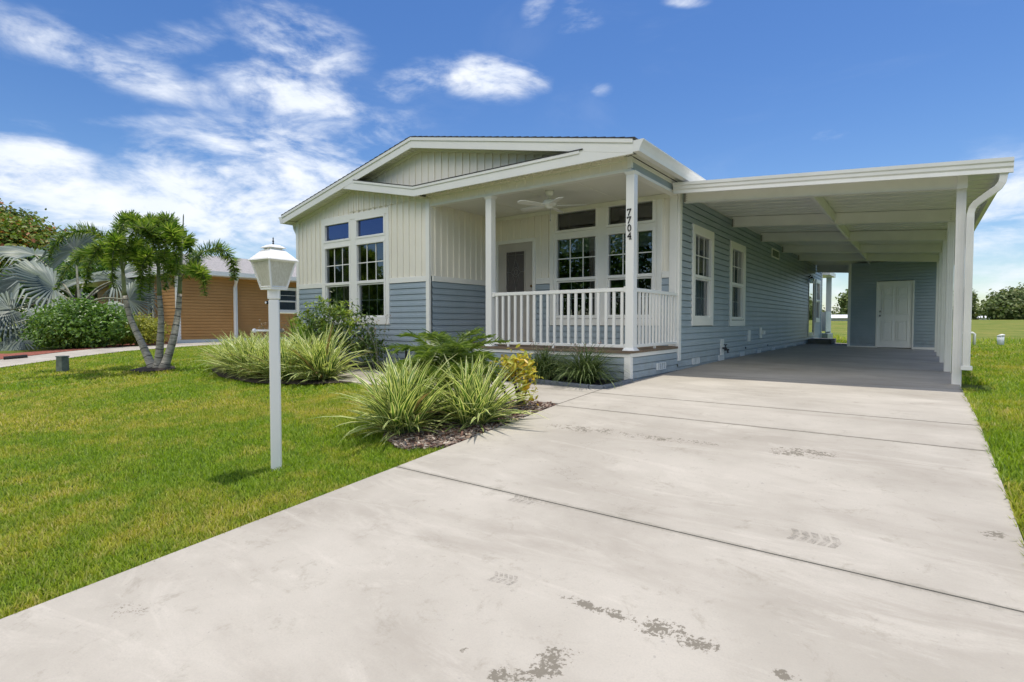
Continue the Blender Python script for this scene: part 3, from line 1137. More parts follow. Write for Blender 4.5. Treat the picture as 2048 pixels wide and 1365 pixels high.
M = B()
M.box(WXR + .02, WXR + .75, 22.55, 24.1, -.2, .16)
M.build('side_door_step', 'concrete_block', house, bevel=.01)
# small fittings on the side wall
for (y, z) in ((13.863, .456), (15.05, .508)):
    M = B()
    side.box(M, y - .10, y + .10, z - .14, z + .13, .0, .045)
    ob = M.build('outlet_box', 'grey_plastic' if 0 else 'vinyl', house, bevel=.006)
    if y > 14:
        M = B()
        side.box(M, y + .0, y + .14, z - .05, z + .05, .045, .12)
        M.build('outlet_cover', 'vinyl', ob, bevel=.01)
M = B()
side.box(M, 11.58, 11.80, .08, .42, .0, .03)
hb = M.build('spigot_plate', 'vinyl', house, bevel=.004)
M = B()
M.tube([side.pt(11.69, .24, .02), side.pt(11.69, .24, .10), side.pt(11.69, .20, .13), side.pt(11.69, .14, .14)], .018, 8)
M.tube([side.pt(11.69, .26, .09), side.pt(11.69, .31, .09)], .01, 8)
for i in range(4):
    a = i * math.pi / 2
    M.tube([side.pt(11.69, .31, .09), side.pt(11.69 + .035 * math.cos(a), .31, .09 + .035 * math.sin(a))], .009, 6)
M.tube([side.pt(11.79, .20, .05), side.pt(11.88, .20, .10)], .02, 8)
M.build('spigot', 'black', hb)
for (y, z) in ((13.6, .17), (15.9, .16)):
    M = B()
    M.tube([side.pt(y, z, 0), side.pt(y, z, .035)], .022, 10)
    M.build('pipe_stub', 'black', house)
M = B()
M.tube([side.pt(22.42, 2.42, .0), side.pt(22.42, 2.46, .10)], .02, 8)
wl_ = M.build('wall_lantern', 'black', house)
M = B()
c = side.pt(22.42, 2.28, .12)
M.frustum((c.x, c.y), .045, c.z - .10, .07, c.z + .08)
M.build('lantern_glass', 'glass', wl_)
M = B()
M.frustum((c.x, c.y), .08, c.z + .08, .01, c.z + .15)
for a, b in ((-1, -1), (1, -1), (1, 1), (-1, 1)):
    M.tube([(c.x + a * .045, c.y + b * .045, c.z - .10), (c.x + a * .07, c.y + b * .07, c.z + .08)], .006, 5)
M.build('lantern_cage', 'black', wl_)


def vent(pl, x, z):
    M = B()
    pl.frame(M, x - .17, x + .17, z - .055, z + .055, .012, .012, .046)
    for i in range(1, 4):
        xx = x - .17 + .34 * i / 4
        pl.box(M, xx - .006, xx + .006, z - .043, z + .043, .012, .043)
    for i in range(1, 9):
        zz = z - .043 + .086 * i / 9
        pl.box(M, x - .158, x + .158, zz - .0025, zz + .0025, .012, .038)
    v = M.build('foundation_vent', 'panel_white', house)
    M = B()
    pl.box(M, x - .158, x + .158, z - .043, z + .043, .012, .030)
    M.build('vent_screen', 'grey_plastic', v)


for (y, z) in ((8.347, .082), (10.01, .068), (11.6, .048), (13.27, .03), (14.89, .02), (16.57, .016), (18.3, .005), (19.87, 0), (21.63, -.004)):
    vent(side, y, z)

# hidden walls
lft = Pl((XL, 0, 0), (0, 1, 0), (-1, 0, 0))
clapboard(lft, YF, 25.8, -.14, 3.02, pitch=.158).build('side_wall', 'blue_siding', house, fix=False)
rear = Pl((0, 25.8, 0), (1, 0, 0), (0, 1, 0))
clapboard(rear, XL, WXR, -.14, 3.02, pitch=.158).build('rear_wall', 'blue_siding', house, fix=False)

# porch deck, skirt, posts, rails
M = B()
y = YF - .045
while y < YB_ - .02:
    M.box(XC + .05, WXR + .035, y, min(y + .137, YB_ - .01), .330, .367)
    y += .142
deck = M.build('porch_deck', 'deck', house, bevel=.003)
M = B()
M.box(XC + .05, WXR + .020, YF - .02, YF + .01, .272, .329)
M.box(WXR - .02, WXR + .020, YF + .01, YB_ + .01, .272, .329)
M.box(WXR - .075, WXR + .022, YF - .022, YF + .07, -.16, .271)
M.build('skirt_trim', 'trim', house, bevel=.003)
clapboard(front, XC + .05, WXR - .075, -.14, .272, pitch=.103, lap=.018).build('porch_skirt', 'blue_siding', house, fix=False)
clapboard(side, YF + .07, YB_ + .02, -.14, .272, pitch=.103, lap=.018).build('porch_skirt', 'blue_siding', house, fix=False)
posts = []
for px_, s_ in ((-3.312, .062), (-5.88, .062)):
    cy_ = YF + .065
    M = B()
    M.box(px_ - s_, px_ + s_, cy_ - s_, cy_ + s_, .368, 2.893)
    M.frustum((px_, cy_), s_ + .035, .368, s_ + .004, .41)
    M.frustum((px_, cy_), s_ + .004, 2.85, s_ + .028, 2.893)
    posts.append(M.build('porch_post', 'vinyl', house, bevel=.006))
# house number
for i, ch in enumerate('7704'):
    cu = bpy.data.curves.new('d', 'FONT')
    cu.body = ch
    cu.size = .135
    cu.extrude = .004
    cu.align_x = 'CENTER'
    t = bpy.data.objects.new('d', cu)
    COL.objects.link(t)
    bpy.context.view_layer.update()
    me = bpy.data.meshes.new_from_object(t.evaluated_get(bpy.context.evaluated_depsgraph_get()))
    bpy.data.objects.remove(t)
    vs = np.array([v.co[:] for v in me.vertices])
    w_, h_ = np.ptp(vs[:, 0]), np.ptp(vs[:, 1])
    x0_, y0_ = vs[:, 0].min(), vs[:, 1].min()
    k_ = .098 / h_
    zb = 2.371 - .098 - i * .1105
    bm = bmesh.new()
    bm.from_mesh(me)
    for v in bm.verts:
        X_, Z_, D_ = (v.co.x - x0_ - w_ / 2) * k_ * .92, (v.co.y - y0_) * k_, v.co.z
        v.co = Vector((-3.316 + X_, YF + .002 - .006 - D_, zb + Z_)) - WL[house.name]
    # serifs
    def sbox(xa, xb, za, zc):
        geom = bmesh.ops.create_cube(bm, size=1)
        for v in geom['verts']:
            v.co = Vector((-3.316 + (xa + xb) / 2 + v.co.x * (xb - xa), YF - .004 + v.co.y * .0078, zb + (za + zc) / 2 + v.co.z * (zc - za))) - WL[house.name]
    if ch == '7':
        sbox(-.036, -.027, .070, .0975)
    if ch == '4':
        sbox(-.006, .036, .0, .009)
    bm.to_mesh(me)
    bm.free()
    me.materials.clear()
    link('house_number_digit', me, 'digit', posts[0])
# railing
M = B()
fy = YF + .065
M.box(-5.818, -3.374, fy - .022, fy + .022, 1.215, 1.27)
M.box(-5.818, -3.374, fy - .018, fy + .018, .405, .450)
for x in (-4.62, -5.5, -3.9):
    if x != -3.9:
        M.box(x - .018, x + .018, fy - .017, fy + .017, .367, .405)
for xx in (-5.818, -3.374 - .04):
    M.box(xx, xx + .04, fy - .032, fy + .032, 1.20, 1.285)
    M.box(xx, xx + .04, fy - .028, fy + .028, .392, .462)
rl = M.build('front_railing', 'vinyl', house, bevel=.005)
nb = 19
for i in range(nb):
    x = -5.74 + (5.74 - 3.45) * i / (nb - 1)
    B().box(x - .02, x + .02, fy - .0125, fy + .0125, .450, 1.215).build('baluster', 'vinyl', rl)
M = B()
sx = WXR - .012
M.box(sx - .022, sx + .022, YF + .127, YB_ + .02, 1.215, 1.27)
M.box(sx - .018, sx + .018, YF + .127, YB_ + .02, .405, .450)
M.box(sx - .017, sx + .017, 8.15, 8.186, .367, .405)
M.box(sx - .032, sx + .032, YF + .127, YF + .165, 1.20, 1.285)
rl = M.build('side_railing', 'vinyl', house, bevel=.005)
nb = 13
for i in range(nb):
    y = YF + .23 + (YB_ - .07 - YF - .23) * i / (nb - 1)
    B().box(sx - .0125, sx + .0125, y - .02, y + .02, .450, 1.215).build('baluster', 'vinyl', rl)
M = B()
M.box(-7.15, -6.05, 6.90, 7.18, -.1, .21)
M.box(-7.15, -6.05, 6.62, 6.90, -.1, .06)
M.build('porch_step', 'concrete_block', house, bevel=.01)

# roof
RX, RZ = -7.424, 4.111
LE, LZ = -11.635, 3.198
RE, REZ = -3.135, 3.240
YBG = 6.93
sl_ = (RZ - LZ) / (RX - LE)
sr_ = (RZ - REZ) / (RE - RX)


def roofz(x):
    return RZ - sl_ * (RX - x) if x < RX else RZ - sr_ * (x - RX)


M = B()
ZR = 26.1
for (xa, xb) in ((LE - .02, RX), (RX, RE + .03)):
    n = 30
    for i in range(n):                                            # shingle courses, each lapping the one below
        t0, t1 = i / n, (i + 1) / n
        a, b = xa + (xb - xa) * t0, xa + (xb - xa) * t1
        za, zb = roofz(a), roofz(b)
        lo_a = .012 if xb == RX else .002
        lo_b = .002 if xb == RX else .012
        M.hexa([(a, YBG - .02, za - .012), (b, YBG - .02, zb - .012), (b, ZR, zb - .012), (a, ZR, za - .012),
                (a, YBG - .02, za + lo_a), (b, YBG - .02, zb + lo_b), (b, ZR, zb + lo_b), (a, ZR, za + lo_a)])
roof = M.build('roof', 'shingle', house)
M = B()


def bar(x0, z0, x1, z1, h, y0, y1, top_off=0):
    M.hexa([(x0, y0, z0 - h), (x1, y0, z1 - h), (x1, y1, z1 - h), (x0, y1, z0 - h), (x0, y0, z0 - top_off), (x1, y0, z1 - top_off), (x1, y1, z1 - top_off), (x0, y1, z0 - top_off)])


bar(LE, LZ - .013, RX, RZ - .013, .185, YBG, YBG + .03)
bar(RX, RZ - .013, RE, REZ - .013, .185, YBG, YBG + .03)
bar(LE - .01, LZ - .0125, RX, RZ - .0125, .055, YBG - .018, YBG - .0005)
bar(RX, RZ - .0125, RE, REZ - .0125, .055, YBG - .018, YBG - .0005)
# lower fascia: down to the valley point, then level over the porch
PA, PB, PC = (-9.40, 3.652), (-7.373, 3.212), (RE, 3.226)
PA = (-9.07, 3.583)
M.prism([(-9.42, YBG + .003, 3.47), (PB[0], YBG + .003, 3.04), (PB[0], YBG + .003, PB[1]), (PA[0] - .02, YBG + .003, PA[1])], (0, .027, 0))
M.prism([(PB[0], YBG + .003, 3.04), (RE, YBG + .003, 3.035), (RE, YBG + .003, 3.226), (PB[0], YBG + .003, PB[1])], (0, .027, 0))
M.prism([(PA[0], YBG - .014, PA[1] - .045), (PB[0], YBG - .014, PB[1] - .045), (PB[0], YBG - .014, PB[1]), (PA[0], YBG - .014, PA[1])], (0, .0165, 0))
M.prism([(PB[0], YBG - .014, PB[1] - .045), (-3.957, YBG - .014, 3.224 - .045), (-3.957, YBG - .014, 3.224), (PB[0], YBG - .014, PB[1])], (0, .0165, 0))
M.build('fascia', 'trim', house, bevel=.003)
# ledge shingles on the lower fascia
M = B()
M.hexa([(PA[0], YBG - .02, PA[1] + .001), (PB[0], YBG - .02, PB[1] + .001), (PB[0], YF - .02, PB[1] + .03), (PA[0], YF - .02, PA[1] + .03),
        (PA[0], YBG - .02, PA[1] + .014), (PB[0], YBG - .02, PB[1] + .014), (PB[0], YF - .02, PB[1] + .044), (PA[0], YF - .02, PA[1] + .044)])
M.hexa([(PB[0], YBG - .02, PB[1] + .001), (-3.9, YBG - .02, 3.225), (-3.9, YF - .02, 3.255), (PB[0], YF - .02, PB[1] + .03),
        (PB[0], YBG - .02, PB[1] + .014), (-3.9, YBG - .02, 3.238), (-3.9, YF - .02, 3.268), (PB[0], YF - .02, PB[1] + .044)])
M.build('ledge_shingles', 'shingle', house)
# pediment wall
ped = lambda x: roofz(x) - .10
ped.kinks = [RX]
M = battens(Pl((0, YF - .02, 0), (1, 0, 0), (0, -1, 0)), -9.6, -3.4, 3.06, ped, [], phase=.03)
M.build('pediment_wall', 'white_siding', house)
M = B()
for (x0, x1) in ((-9.6, RX), (RX, -3.4)):
    a, b = roofz(x0) - .14, roofz(x1) - .14
    y0_, y1_ = YF - .055, YF - .034
    M.hexa([(x0, y0_, a - .06), (x1, y0_, b - .06), (x1, y1_, b - .06), (x0, y1_, a - .06), (x0, y0_, a + .04), (x1, y0_, b + .04), (x1, y1_, b + .04), (x0, y1_, a + .04)])
M.build('pediment_frieze', 'frieze', house)
# soffits, with slat grooves
M = B()


def soffit(x0, x1, zf, n):
    for i in range(n):
        a = x0 + (x1 - x0) * i / n
        b = a + (x1 - x0) / n * .78
        c = x0 + (x1 - x0) * (i + 1) / n
        for (p, q, dz_) in ((a, b, 0), (b, c, .017)):
            M.hexa([(p, YBG + .031, zf(p) + dz_), (q, YBG + .031, zf(q) + dz_), (q, YF - .023, zf(q) + dz_), (p, YF - .023, zf(p) + dz_),
                    (p, YBG + .031, zf(p) + .02), (q, YBG + .031, zf(q) + .02), (q, YF - .023, zf(q) + .02), (p, YF - .023, zf(p) + .02)])


soffit(LE + .02, -9.485, lambda x: wingtop(x) + .005, 24)
soffit(-9.485, PB[0] + .06, lambda x: wingtop(x) + .005, 22)
soffit(PB[0] + .06, RE - .01, lambda x: 3.105, 42)
soffit(-9.2, RX, lambda x: roofz(x) - .145, 22)
soffit(RX, -3.75, lambda x: roofz(x) - .145, 40)
i = 0
y = YBG + .03
while y < 9.5:                                                    # eave soffit on the right
    M.box(WXR + .014, RE + .0, y, y + .075, 3.105, 3.12)
    y += .088
M.box(XL + .0, LE, YBG + .03, ZR, 3.04, 3.06)
M.build('soffit', 'frieze', house)
# gutters
for (x0, sgn, y0_, y1_, zz) in ((RE + .002, 1, YBG - .0, 9.55, 3.205), (LE - .002, -1, YBG, ZR, 3.165)):
    M = B()
    prf = [(0, 0), (0, -.15), (.085, -.15), (.10, -.10), (.125, -.05), (.150, -.015), (.150, 0), (.140, 0), (.140, -.012), (.115, -.048), (.08, -.14), (.008, -.14), (.008, 0)]
    M.prism([(x0 + sgn * a, y0_ + .0, zz + b) for a, b in prf], (0, y1_ - y0_, 0))
    cap = [(x0 + sgn * a, y0_ - .004, zz + b) for a, b in [(0, 0), (0, -.15), (.085, -.15), (.10, -.10), (.125, -.05), (.150, -.015), (.150, 0)]]
    M.prism(cap, (0, .003, 0))
    M.build('gutter', 'metal_white', house)
M = B()
M.tube([(LE - .05, YF + .02, 3.03), (LE - .05, YF + .03, 2.95), (XL - .06, YF + .06, 2.75), (XL - .06, YF + .06, 0)], .035, 8)
M.build('downspout', 'metal_white', house)

# rear porch seen through the carport
M = B()
M.box(-3.32, -3.12, 27.4, 27.5, .3, 2.72)
M.build('rear_porch_post', 'panel_white', house)
M = B()
M.box(-8, -3.0, 25.85, 27.7, 2.72, 2.88)
M.build('rear_porch_roof', 'trim', house)
M = B()
M.box(-8, -3.05, 25.85, 27.6, -.05, .30)
M.build('rear_deck', 'blue_siding', house)
M = B()
M.box(-3.16, -3.12, 25.9, 27.4, .38, 1.22)
M.box(-8, -3.3, 27.46, 27.5, .38, 1.22)
M.build('rear_privacy_panel', 'panel_white', house)

# ================================================================ carport
carport = root('carport', (-1.4, 9.1, 0), 'long white aluminium carport with beams and slim posts over the driveway', 'carport')
CY0, CY1 = 8.80, 24.2
ct = lambda x: 3.00 - .0767 * (x + 2.785)
CX0, CX1 = -3.27, .765
M = B()
n = 14
for i in range(n):                                                # roof pans with raised seams
    a, b = CX0 + (CX1 - CX0) * i / n, CX0 + (CX1 - CX0) * (i + 1) / n
ys = srange(CY0 + .04, CY1, .305)
for a, b in zip(ys, ys[1:]):
    M.hexa([(CX0, a + .006, ct(CX0) - .050), (CX1, a + .006, ct(CX1) - .050), (CX1, b, ct(CX1) - .050), (CX0, b, ct(CX0) - .050),
            (CX0, a + .006, ct(CX0) - .010), (CX1, a + .006, ct(CX1) - .010), (CX1, b, ct(CX1) - .010), (CX0, b, ct(CX0) - .010)])
    M.hexa([(CX0, b - .03, ct(CX0) - .060), (CX1, b - .03, ct(CX1) - .060), (CX1, b - .008, ct(CX1) - .060), (CX0, b - .008, ct(CX0) - .060),
            (CX0, b - .03, ct(CX0) - .0502), (CX1, b - .03, ct(CX1) - .0502), (CX1, b - .008, ct(CX1) - .0502), (CX0, b - .008, ct(CX0) - .0502)])
M.build('roof', 'metal_white', carport)
M = B()
k = len(M.v)
for x in (CX0, CX1 + .085):
    z = ct(x)
    prf = [(CY0 + .03, z - .172), (CY0 - .01, z - .172), (CY0, z - .12), (CY0 - .018, z - .10), (CY0 - .018, z - .06), (CY0 - .034, z - .045), (CY0 - .034, z), (CY0 + .03, z)]
    M.v += [(x, p, q) for p, q in prf]
for i in range(8):
    M.f.append((k + i, k + (i + 1) % 8, k + 8 + (i + 1) % 8, k + 8 + i))
M.f += [tuple(range(k, k + 8)), tuple(range(k + 8, k + 16))]
M.build('fascia', 'metal_white', carport)
M = B()
zz = ct(CX1)
M.prism([(CX1, CY0 + .031, zz), (CX1, CY0 + .031, zz - .16), (CX1 + .055, CY0 + .031, zz - .16), (CX1 + .07, CY0 + .031, zz - .08), (CX1 + .085, CY0 + .031, zz)], (0, CY1 - CY0 - .03, 0))
M.build('gutter', 'metal_white', carport)
bz = lambda x: 2.775 - .0765 * (x + 3.3)
BYS = [9.10, 12.0, 14.6, 17.2, 19.75]
PX = .393
for y in BYS:
    M = B()
    x0, x1 = -3.19, PX + .05
    bt = lambda x: ct(x) - .061
    M.hexa([(x0, y, bz(x0)), (x1, y, bz(x1)), (x1, y + .055, bz(x1)), (x0, y + .055, bz(x0)), (x0, y, bt(x0)), (x1, y, bt(x1)), (x1, y + .055, bt(x1)), (x0, y + .055, bt(x0))])
    M.hexa([(x0, y - .02, bz(x0) - .006), (x1, y - .02, bz(x1) - .006), (x1, y + .075, bz(x1) - .006), (x0, y + .075, bz(x0) - .006),
            (x0, y - .02, bz(x0) - .0005), (x1, y - .02, bz(x1) - .0005), (x1, y + .075, bz(x1) - .0005), (x0, y + .075, bz(x0) - .0005)])
    bm_ = M.build('beam', 'metal_white', carport)
    M = B()
    for j in range(4):
        for x in (x0 + .04, x1 - .06):
            M.tube([(x, y - .006, bz(x) + .03 + j * .035), (x, y + .001, bz(x) + .03 + j * .035)], .006, 6)
    M.box(x0 - .012, x0 + .022, y - .008, y + .06, bz(x0) + .002, bz(x0) + .16)
    M.build('beam_bracket', 'steel', bm_)
M = B()
for a, b in zip(BYS, BYS[1:] + [21.2]):
    x = -1.37
    M.hexa([(x, a + .056, ct(x) - .235), (x + .045, a + .056, ct(x) - .235), (x + .045, b - .001, ct(x) - .235), (x, b - .001, ct(x) - .235),
            (x, a + .056, ct(x) - .062), (x + .045, a + .056, ct(x) - .062), (x + .045, b - .001, ct(x) - .062), (x, b - .001, ct(x) - .062)])
M.build('purlin', 'metal_white', carport)
for y in BYS:
    M = B()
    zb = g(PX, y) - .03
    y0_ = y + .012
    hw = .050
    # fluted post
    M.box(PX - hw, PX + hw, y0_ + .045, y0_ + .135, zb, bz(PX) + (.18 if y == 9.10 else .16))
    for q in (-.03, 0, .03):
        M.box(PX + q - .008, PX + q + .008, y0_ + .042, y0_ + .0452, zb, bz(PX) - .02)
    M.build('post', 'metal_white', carport, bevel=.006)
# front post sits before the beam
M = B()
M.box(PX - .05, PX + .055, CY0 + .25, CY0 + .298, bz(PX) - .02, bz(PX) + .19)
M.build('post_bracket', 'metal_white', carport, bevel=.004)
# downspout
M = B()
dsp = [(.765, 8.87, 2.60), (.765, 8.87, 2.51), (.755, 8.87, 2.455), (.725, 8.88, 2.405), (.675, 8.91, 2.365), (.585, 8.98, 2.30), (.535, 9.02, 2.265), (.50, 9.05, 2.215), (.482, 9.06, 2.15), (.480, 9.06, 2.08), (.480, 9.06, 1.0), (.480, 9.06, .20)]
prev = None
for a, b in zip(dsp, dsp[1:]):
    a, b = Vector(a), Vector(b)
secs = []
for i, p in enumerate(dsp):
    p = Vector(p)
    t = (Vector(dsp[min(i + 1, len(dsp) - 1)]) - Vector(dsp[max(i - 1, 0)])).normalized()
    e = Vector((0, 1, 0))
    e = (e - t * e.dot(t)).normalized()
    f_ = t.cross(e)
    secs.append([p + f_ * a * .038 + e * b * .05 for a, b in ((-1, -1), (1, -1), (1, 1), (-1, 1))])
k = len(M.v)
for s_ in secs:
    M.v += [tuple(q) for q in s_]
for i in range(len(secs) - 1):
    for j in range(4):
        M.f.append((k + 4 * i + j, k + 4 * i + (j + 1) % 4, k + 4 * i + 4 + (j + 1) % 4, k + 4 * i + 4 + j))
M.box(.425, .54, 8.99, 9.13, .165, .215)
for q in (-.024, -.008, .008, .024):
    M.box(.480 + q - .003, .480 + q + .003, 9.004, 9.0105, .22, 2.1)
M.build('downspout', 'metal_white', carport, bevel=.004)
M = B()
M.hexa([(CX0, CY1 + .001, ct(CX0) - .33), (CX1, CY1 + .001, ct(CX1) - .30), (CX1, CY1 + .03, ct(CX1) - .30), (CX0, CY1 + .03, ct(CX0) - .33),
        (CX0, CY1 + .001, ct(CX0)), (CX1, CY1 + .001, ct(CX1)), (CX1, CY1 + .03, ct(CX1)), (CX0, CY1 + .03, ct(CX0))])
M.build('rear_fascia', 'metal_white', carport)

# ================================================================ shed
shed = root('storage_shed', (-.7, 21.2, 0), 'slate blue storage shed with white six-panel door at the carport end', 'shed')
sf = Pl((0, 21.2, 0), (1, 0, 0), (0, -1, 0))
SX0, SX1 = -1.90, .46
ST = 2.70
DOO = (-1.13, -.18, -.1, 2.06)
clapboard(sf, SX0 + .05, SX1 - .03, .0, ST, [DOO], pitch=.10, lap=.018).build('front_wall', 'blue_siding', shed, fix=False)
M = B()
sf.box(M, SX0 - .03, SX0 + .05, -.1, ST, -.05, .03)
sf.box(M, SX1 - .03, SX1 + .01, -.1, ST, -.05, .03)
sf.frame(M, -1.15, -.16, -.08, 2.075, .045, -.02, .024, .045, .0)
sf.box(M, SX0 + .05, -1.15, -.1, .0, -.01, .022)
sf.box(M, -.16, SX1 - .03, -.1, .0, -.01, .022)
M.build('corner_trim', 'trim', shed)
for (pl_, a, b) in ((Pl((SX0, 0, 0), (0, 1, 0), (-1, 0, 0)), 21.2, 24.1), (Pl((SX1, 0, 0), (0, 1, 0), (1, 0, 0)), 21.2, 24.1), (Pl((0, 24.1, 0), (1, 0, 0), (0, 1, 0)), SX0, SX1)):
    clapboard(pl_, a, b, -.1, ST - .02, pitch=.115).build('side_wall', 'blue_siding', shed, fix=False)
M = B()
sf.box(M, -1.104, -.206, -.03, 2.03, -.05, -.006)
for (za, zb) in ((1.62, 1.90), (1.02, 1.55), (.20, .82)):
    for (xa, xb) in ((-1.0, -.70), (-.61, -.31)):
        sf.frame(M, xa, xb, za, zb, .022, -.006, .010)
        sf.box(M, xa + .05, xb - .05, za + .05, zb - .05, -.006, .012)
sdoor = M.build('door', 'vinyl', shed, bevel=.003)
M = B()
for z in (.98, 1.12):
    M.tube([sf.pt(-1.04, z, -.006), sf.pt(-1.04, z, .03), sf.pt(-1.04, z, .05), sf.pt(-1.04, z, .06)], [.028, .018, .030 if z < 1 else .02, .012], 10)
M.build('door_knob', 'steel', sdoor, smooth=True)

# ================================================================ ceiling fan
fan = root('ceiling_fan', (-4.97, 7.72, 2.95), 'white ceiling fan with pull chain hanging under the porch ceiling', 'ceiling fan')
fc = (-4.97, 7.72)
B().lathe((fc[0], fc[1], 0), [(.02, 2.855), (.055, 2.875), (.07, 2.91), (.07, 2.944)], 20).build('canopy', 'vinyl', fan, smooth=True)
B().tube([(fc[0], fc[1], 2.80), (fc[0], fc[1], 2.87)], .014, 10).build('downrod', 'vinyl', fan, smooth=True)
B().lathe((fc[0], fc[1], 0), [(.045, 2.655), (.06, 2.665), (.06, 2.695), (.095, 2.70), (.115, 2.725), (.115, 2.765), (.09, 2.79), (.03, 2.805)], 24).build('motor', 'vinyl', fan, smooth=True)
for i in range(5):
    a = R(72 * i + 31)
    ca, sa = math.cos(a), math.sin(a)
    M = B()
    tilt = .2
    def bp(r, t, dz_):
        return (fc[0] + ca * r - sa * t, fc[1] + sa * r + ca * t, 2.705 + t * tilt + dz_)
    out = [(.13, -.045), (.2, -.055), (.5, -.068), (.585, -.055), (.61, 0), (.585, .055), (.5, .068), (.2, .055), (.13, .045)]
    M.add([bp(r, t, .004) for r, t in out] + [bp(r, t, -.004) for r, t in out], [tuple(range(9)), tuple(range(9, 18))[::-1]] + [(j, (j + 1) % 9, (j + 1) % 9 + 9, j + 9) for j in range(9)])
    bl_ = M.build('blade', 'vinyl', fan)
    B().add([bp(.07, -.015, -.012), bp(.19, -.03, -.012), bp(.19, .03, -.012), bp(.07, .015, -.012), bp(.07, -.015, -.004), bp(.19, -.03, -.0045), bp(.19, .03, -.0045), bp(.07, .015, -.004)],
            [(0, 3, 2, 1), (4, 5, 6, 7), (0, 1, 5, 4), (1, 2, 6, 5), (2, 3, 7, 6), (3, 0, 4, 7)]).build('blade_iron', 'vinyl', bl_)
B().tube([(fc[0] + .03, fc[1] - .02, 2.66), (fc[0] + .03, fc[1] - .02, 2.47)], .003, 6).lathe((fc[0] + .03, fc[1] - .02, 2.44), [(.002, .035), (.008, .02), (.008, .008), (.003, 0)], 8).build('pull_chain', 'steel', fan)

# ================================================================ lamp post
LX, LY = -4.175, 2.405
LZ0 = g(LX, LY)
lamp = root('lamp_post', (LX, LY, LZ0), 'white lamp post with four-sided lantern and crossbar standing on the lawn', 'lamp post')
rot = R(56)
M = B()
M.frustum((LX, LY), .040, LZ0 - .1, .040, .955, rot)
post = M.build('post', 'vinyl', lamp, bevel=.012)
M = B()
M.frustum((LX, LY), .046, .955, .046, 1.045, rot)
M.build('collar', 'vinyl', lamp, bevel=.01)
M = B()
cr_, sr2 = math.cos(rot), math.sin(rot)
def lp(x, y, z):
    return (LX + x * cr_ - y * sr2, LY + x * sr2 + y * cr_, z)
M.tube([lp(-.04, 0, .706), lp(-.145, 0, .706)], .009, 10)
M.tube([lp(.04, 0, .706), lp(.052, 0, .706)], .009, 10)
cb = M.build('crossbar', 'vinyl', lamp, smooth=True)
for sx_ in (-.148, .058):
    c = lp(sx_, 0, .706)
    M = B()
    M.lathe((c[0], c[1], c[2]), [(.001, -.018), (.010, -.015), (.016, -.008), (.018, 0), (.016, .008), (.010, .015), (.001, .018)], 14)
    M.build('knob', 'vinyl' if sx_ < 0 else 'petiole', cb, smooth=True)
M = B()
c = lp(-.040, -.015, .93)
c2, c3 = lp(-.052, -.022, .93), lp(-.058, -.027, .93)
M.tube([c, c2, c3], [.014, .014, .010], 14)
pc = M.build('light_sensor', 'black', lamp, smooth=True)
M = B()
M.tube([c3, lp(-.060, -.029, .93)], .009, 12)
M.build('sensor_lens', 'white_roof', pc)
rl_ = R(56 + 38)
def lq(x, y, z):
    return (LX + x * math.cos(rl_) - y * math.sin(rl_), LY + x * math.sin(rl_) + y * math.cos(rl_), z)
h0, h1, zb_, zt_ = .067, .118, 1.045, 1.268
cn = ((-1, -1), (1, -1), (1, 1), (-1, 1))
M = B()
for a, b in cn:                                                    # corner bars
    M.tube([lq(a * h0, b * h0, zb_), lq(a * h1, b * h1, zt_)], .009, 4)
for i in range(4):
    (a, b), (c_, d_) = cn[i], cn[(i + 1) % 4]
    M.tube([lq(a * h0, b * h0, zb_ + .008), lq(c_ * h0, d_ * h0, zb_ + .008)], .009, 4)
    M.tube([lq(a * h1, b * h1, zt_ - .008), lq(c_ * h1, d_ * h1, zt_ - .008)], .008, 4)
M.frustum((LX, LY), h0 + .004, zb_ - .012, h0 + .004, zb_ + .002, rl_)
lant = M.build('lantern_frame', 'vinyl', lamp)
for i in range(4):
    (a, b), (c_, d_) = cn[i], cn[(i + 1) % 4]
    M = B()
    M.quad(lq(a * h0 * .97, b * h0 * .97, zb_ + .01), lq(c_ * h0 * .97, d_ * h0 * .97, zb_ + .01), lq(c_ * h1 * .97, d_ * h1 * .97, zt_), lq(a * h1 * .97, b * h1 * .97, zt_))
    M.build('lantern_pane', 'lamp_glass', lant, fix=False)
M = B()
M.frustum((LX, LY), .018, zb_, .018, zb_ + .07, rl_)
M.lathe((LX, LY, zb_ + .07), [(.010, 0), (.022, .03), (.024, .055), (.014, .085), (.003, .095)], 12)
M.build('bulb', 'blind', lant, smooth=True)
M = B()
M.frustum((LX, LY), .139, 1.262, .136, 1.270, rl_)
M.frustum((LX, LY), .136, 1.270, .062, 1.352, rl_)
M.frustum((LX, LY), .050, 1.352, .050, 1.364, rl_)
M.frustum((LX, LY), .072, 1.364, .069, 1.370, rl_)
M.frustum((LX, LY), .069, 1.370, .036, 1.392, rl_)
M.build('lantern_roof', 'vinyl', lamp, bevel=.004)
M = B()
M.lathe((LX, LY, 1.392), [(.008, 0), (.008, .012), (.004, .016), (.008, .03), (.004, .038), (.005, .055), (.001, .062)], 10)
M.build('finial', 'black', lamp, smooth=True)

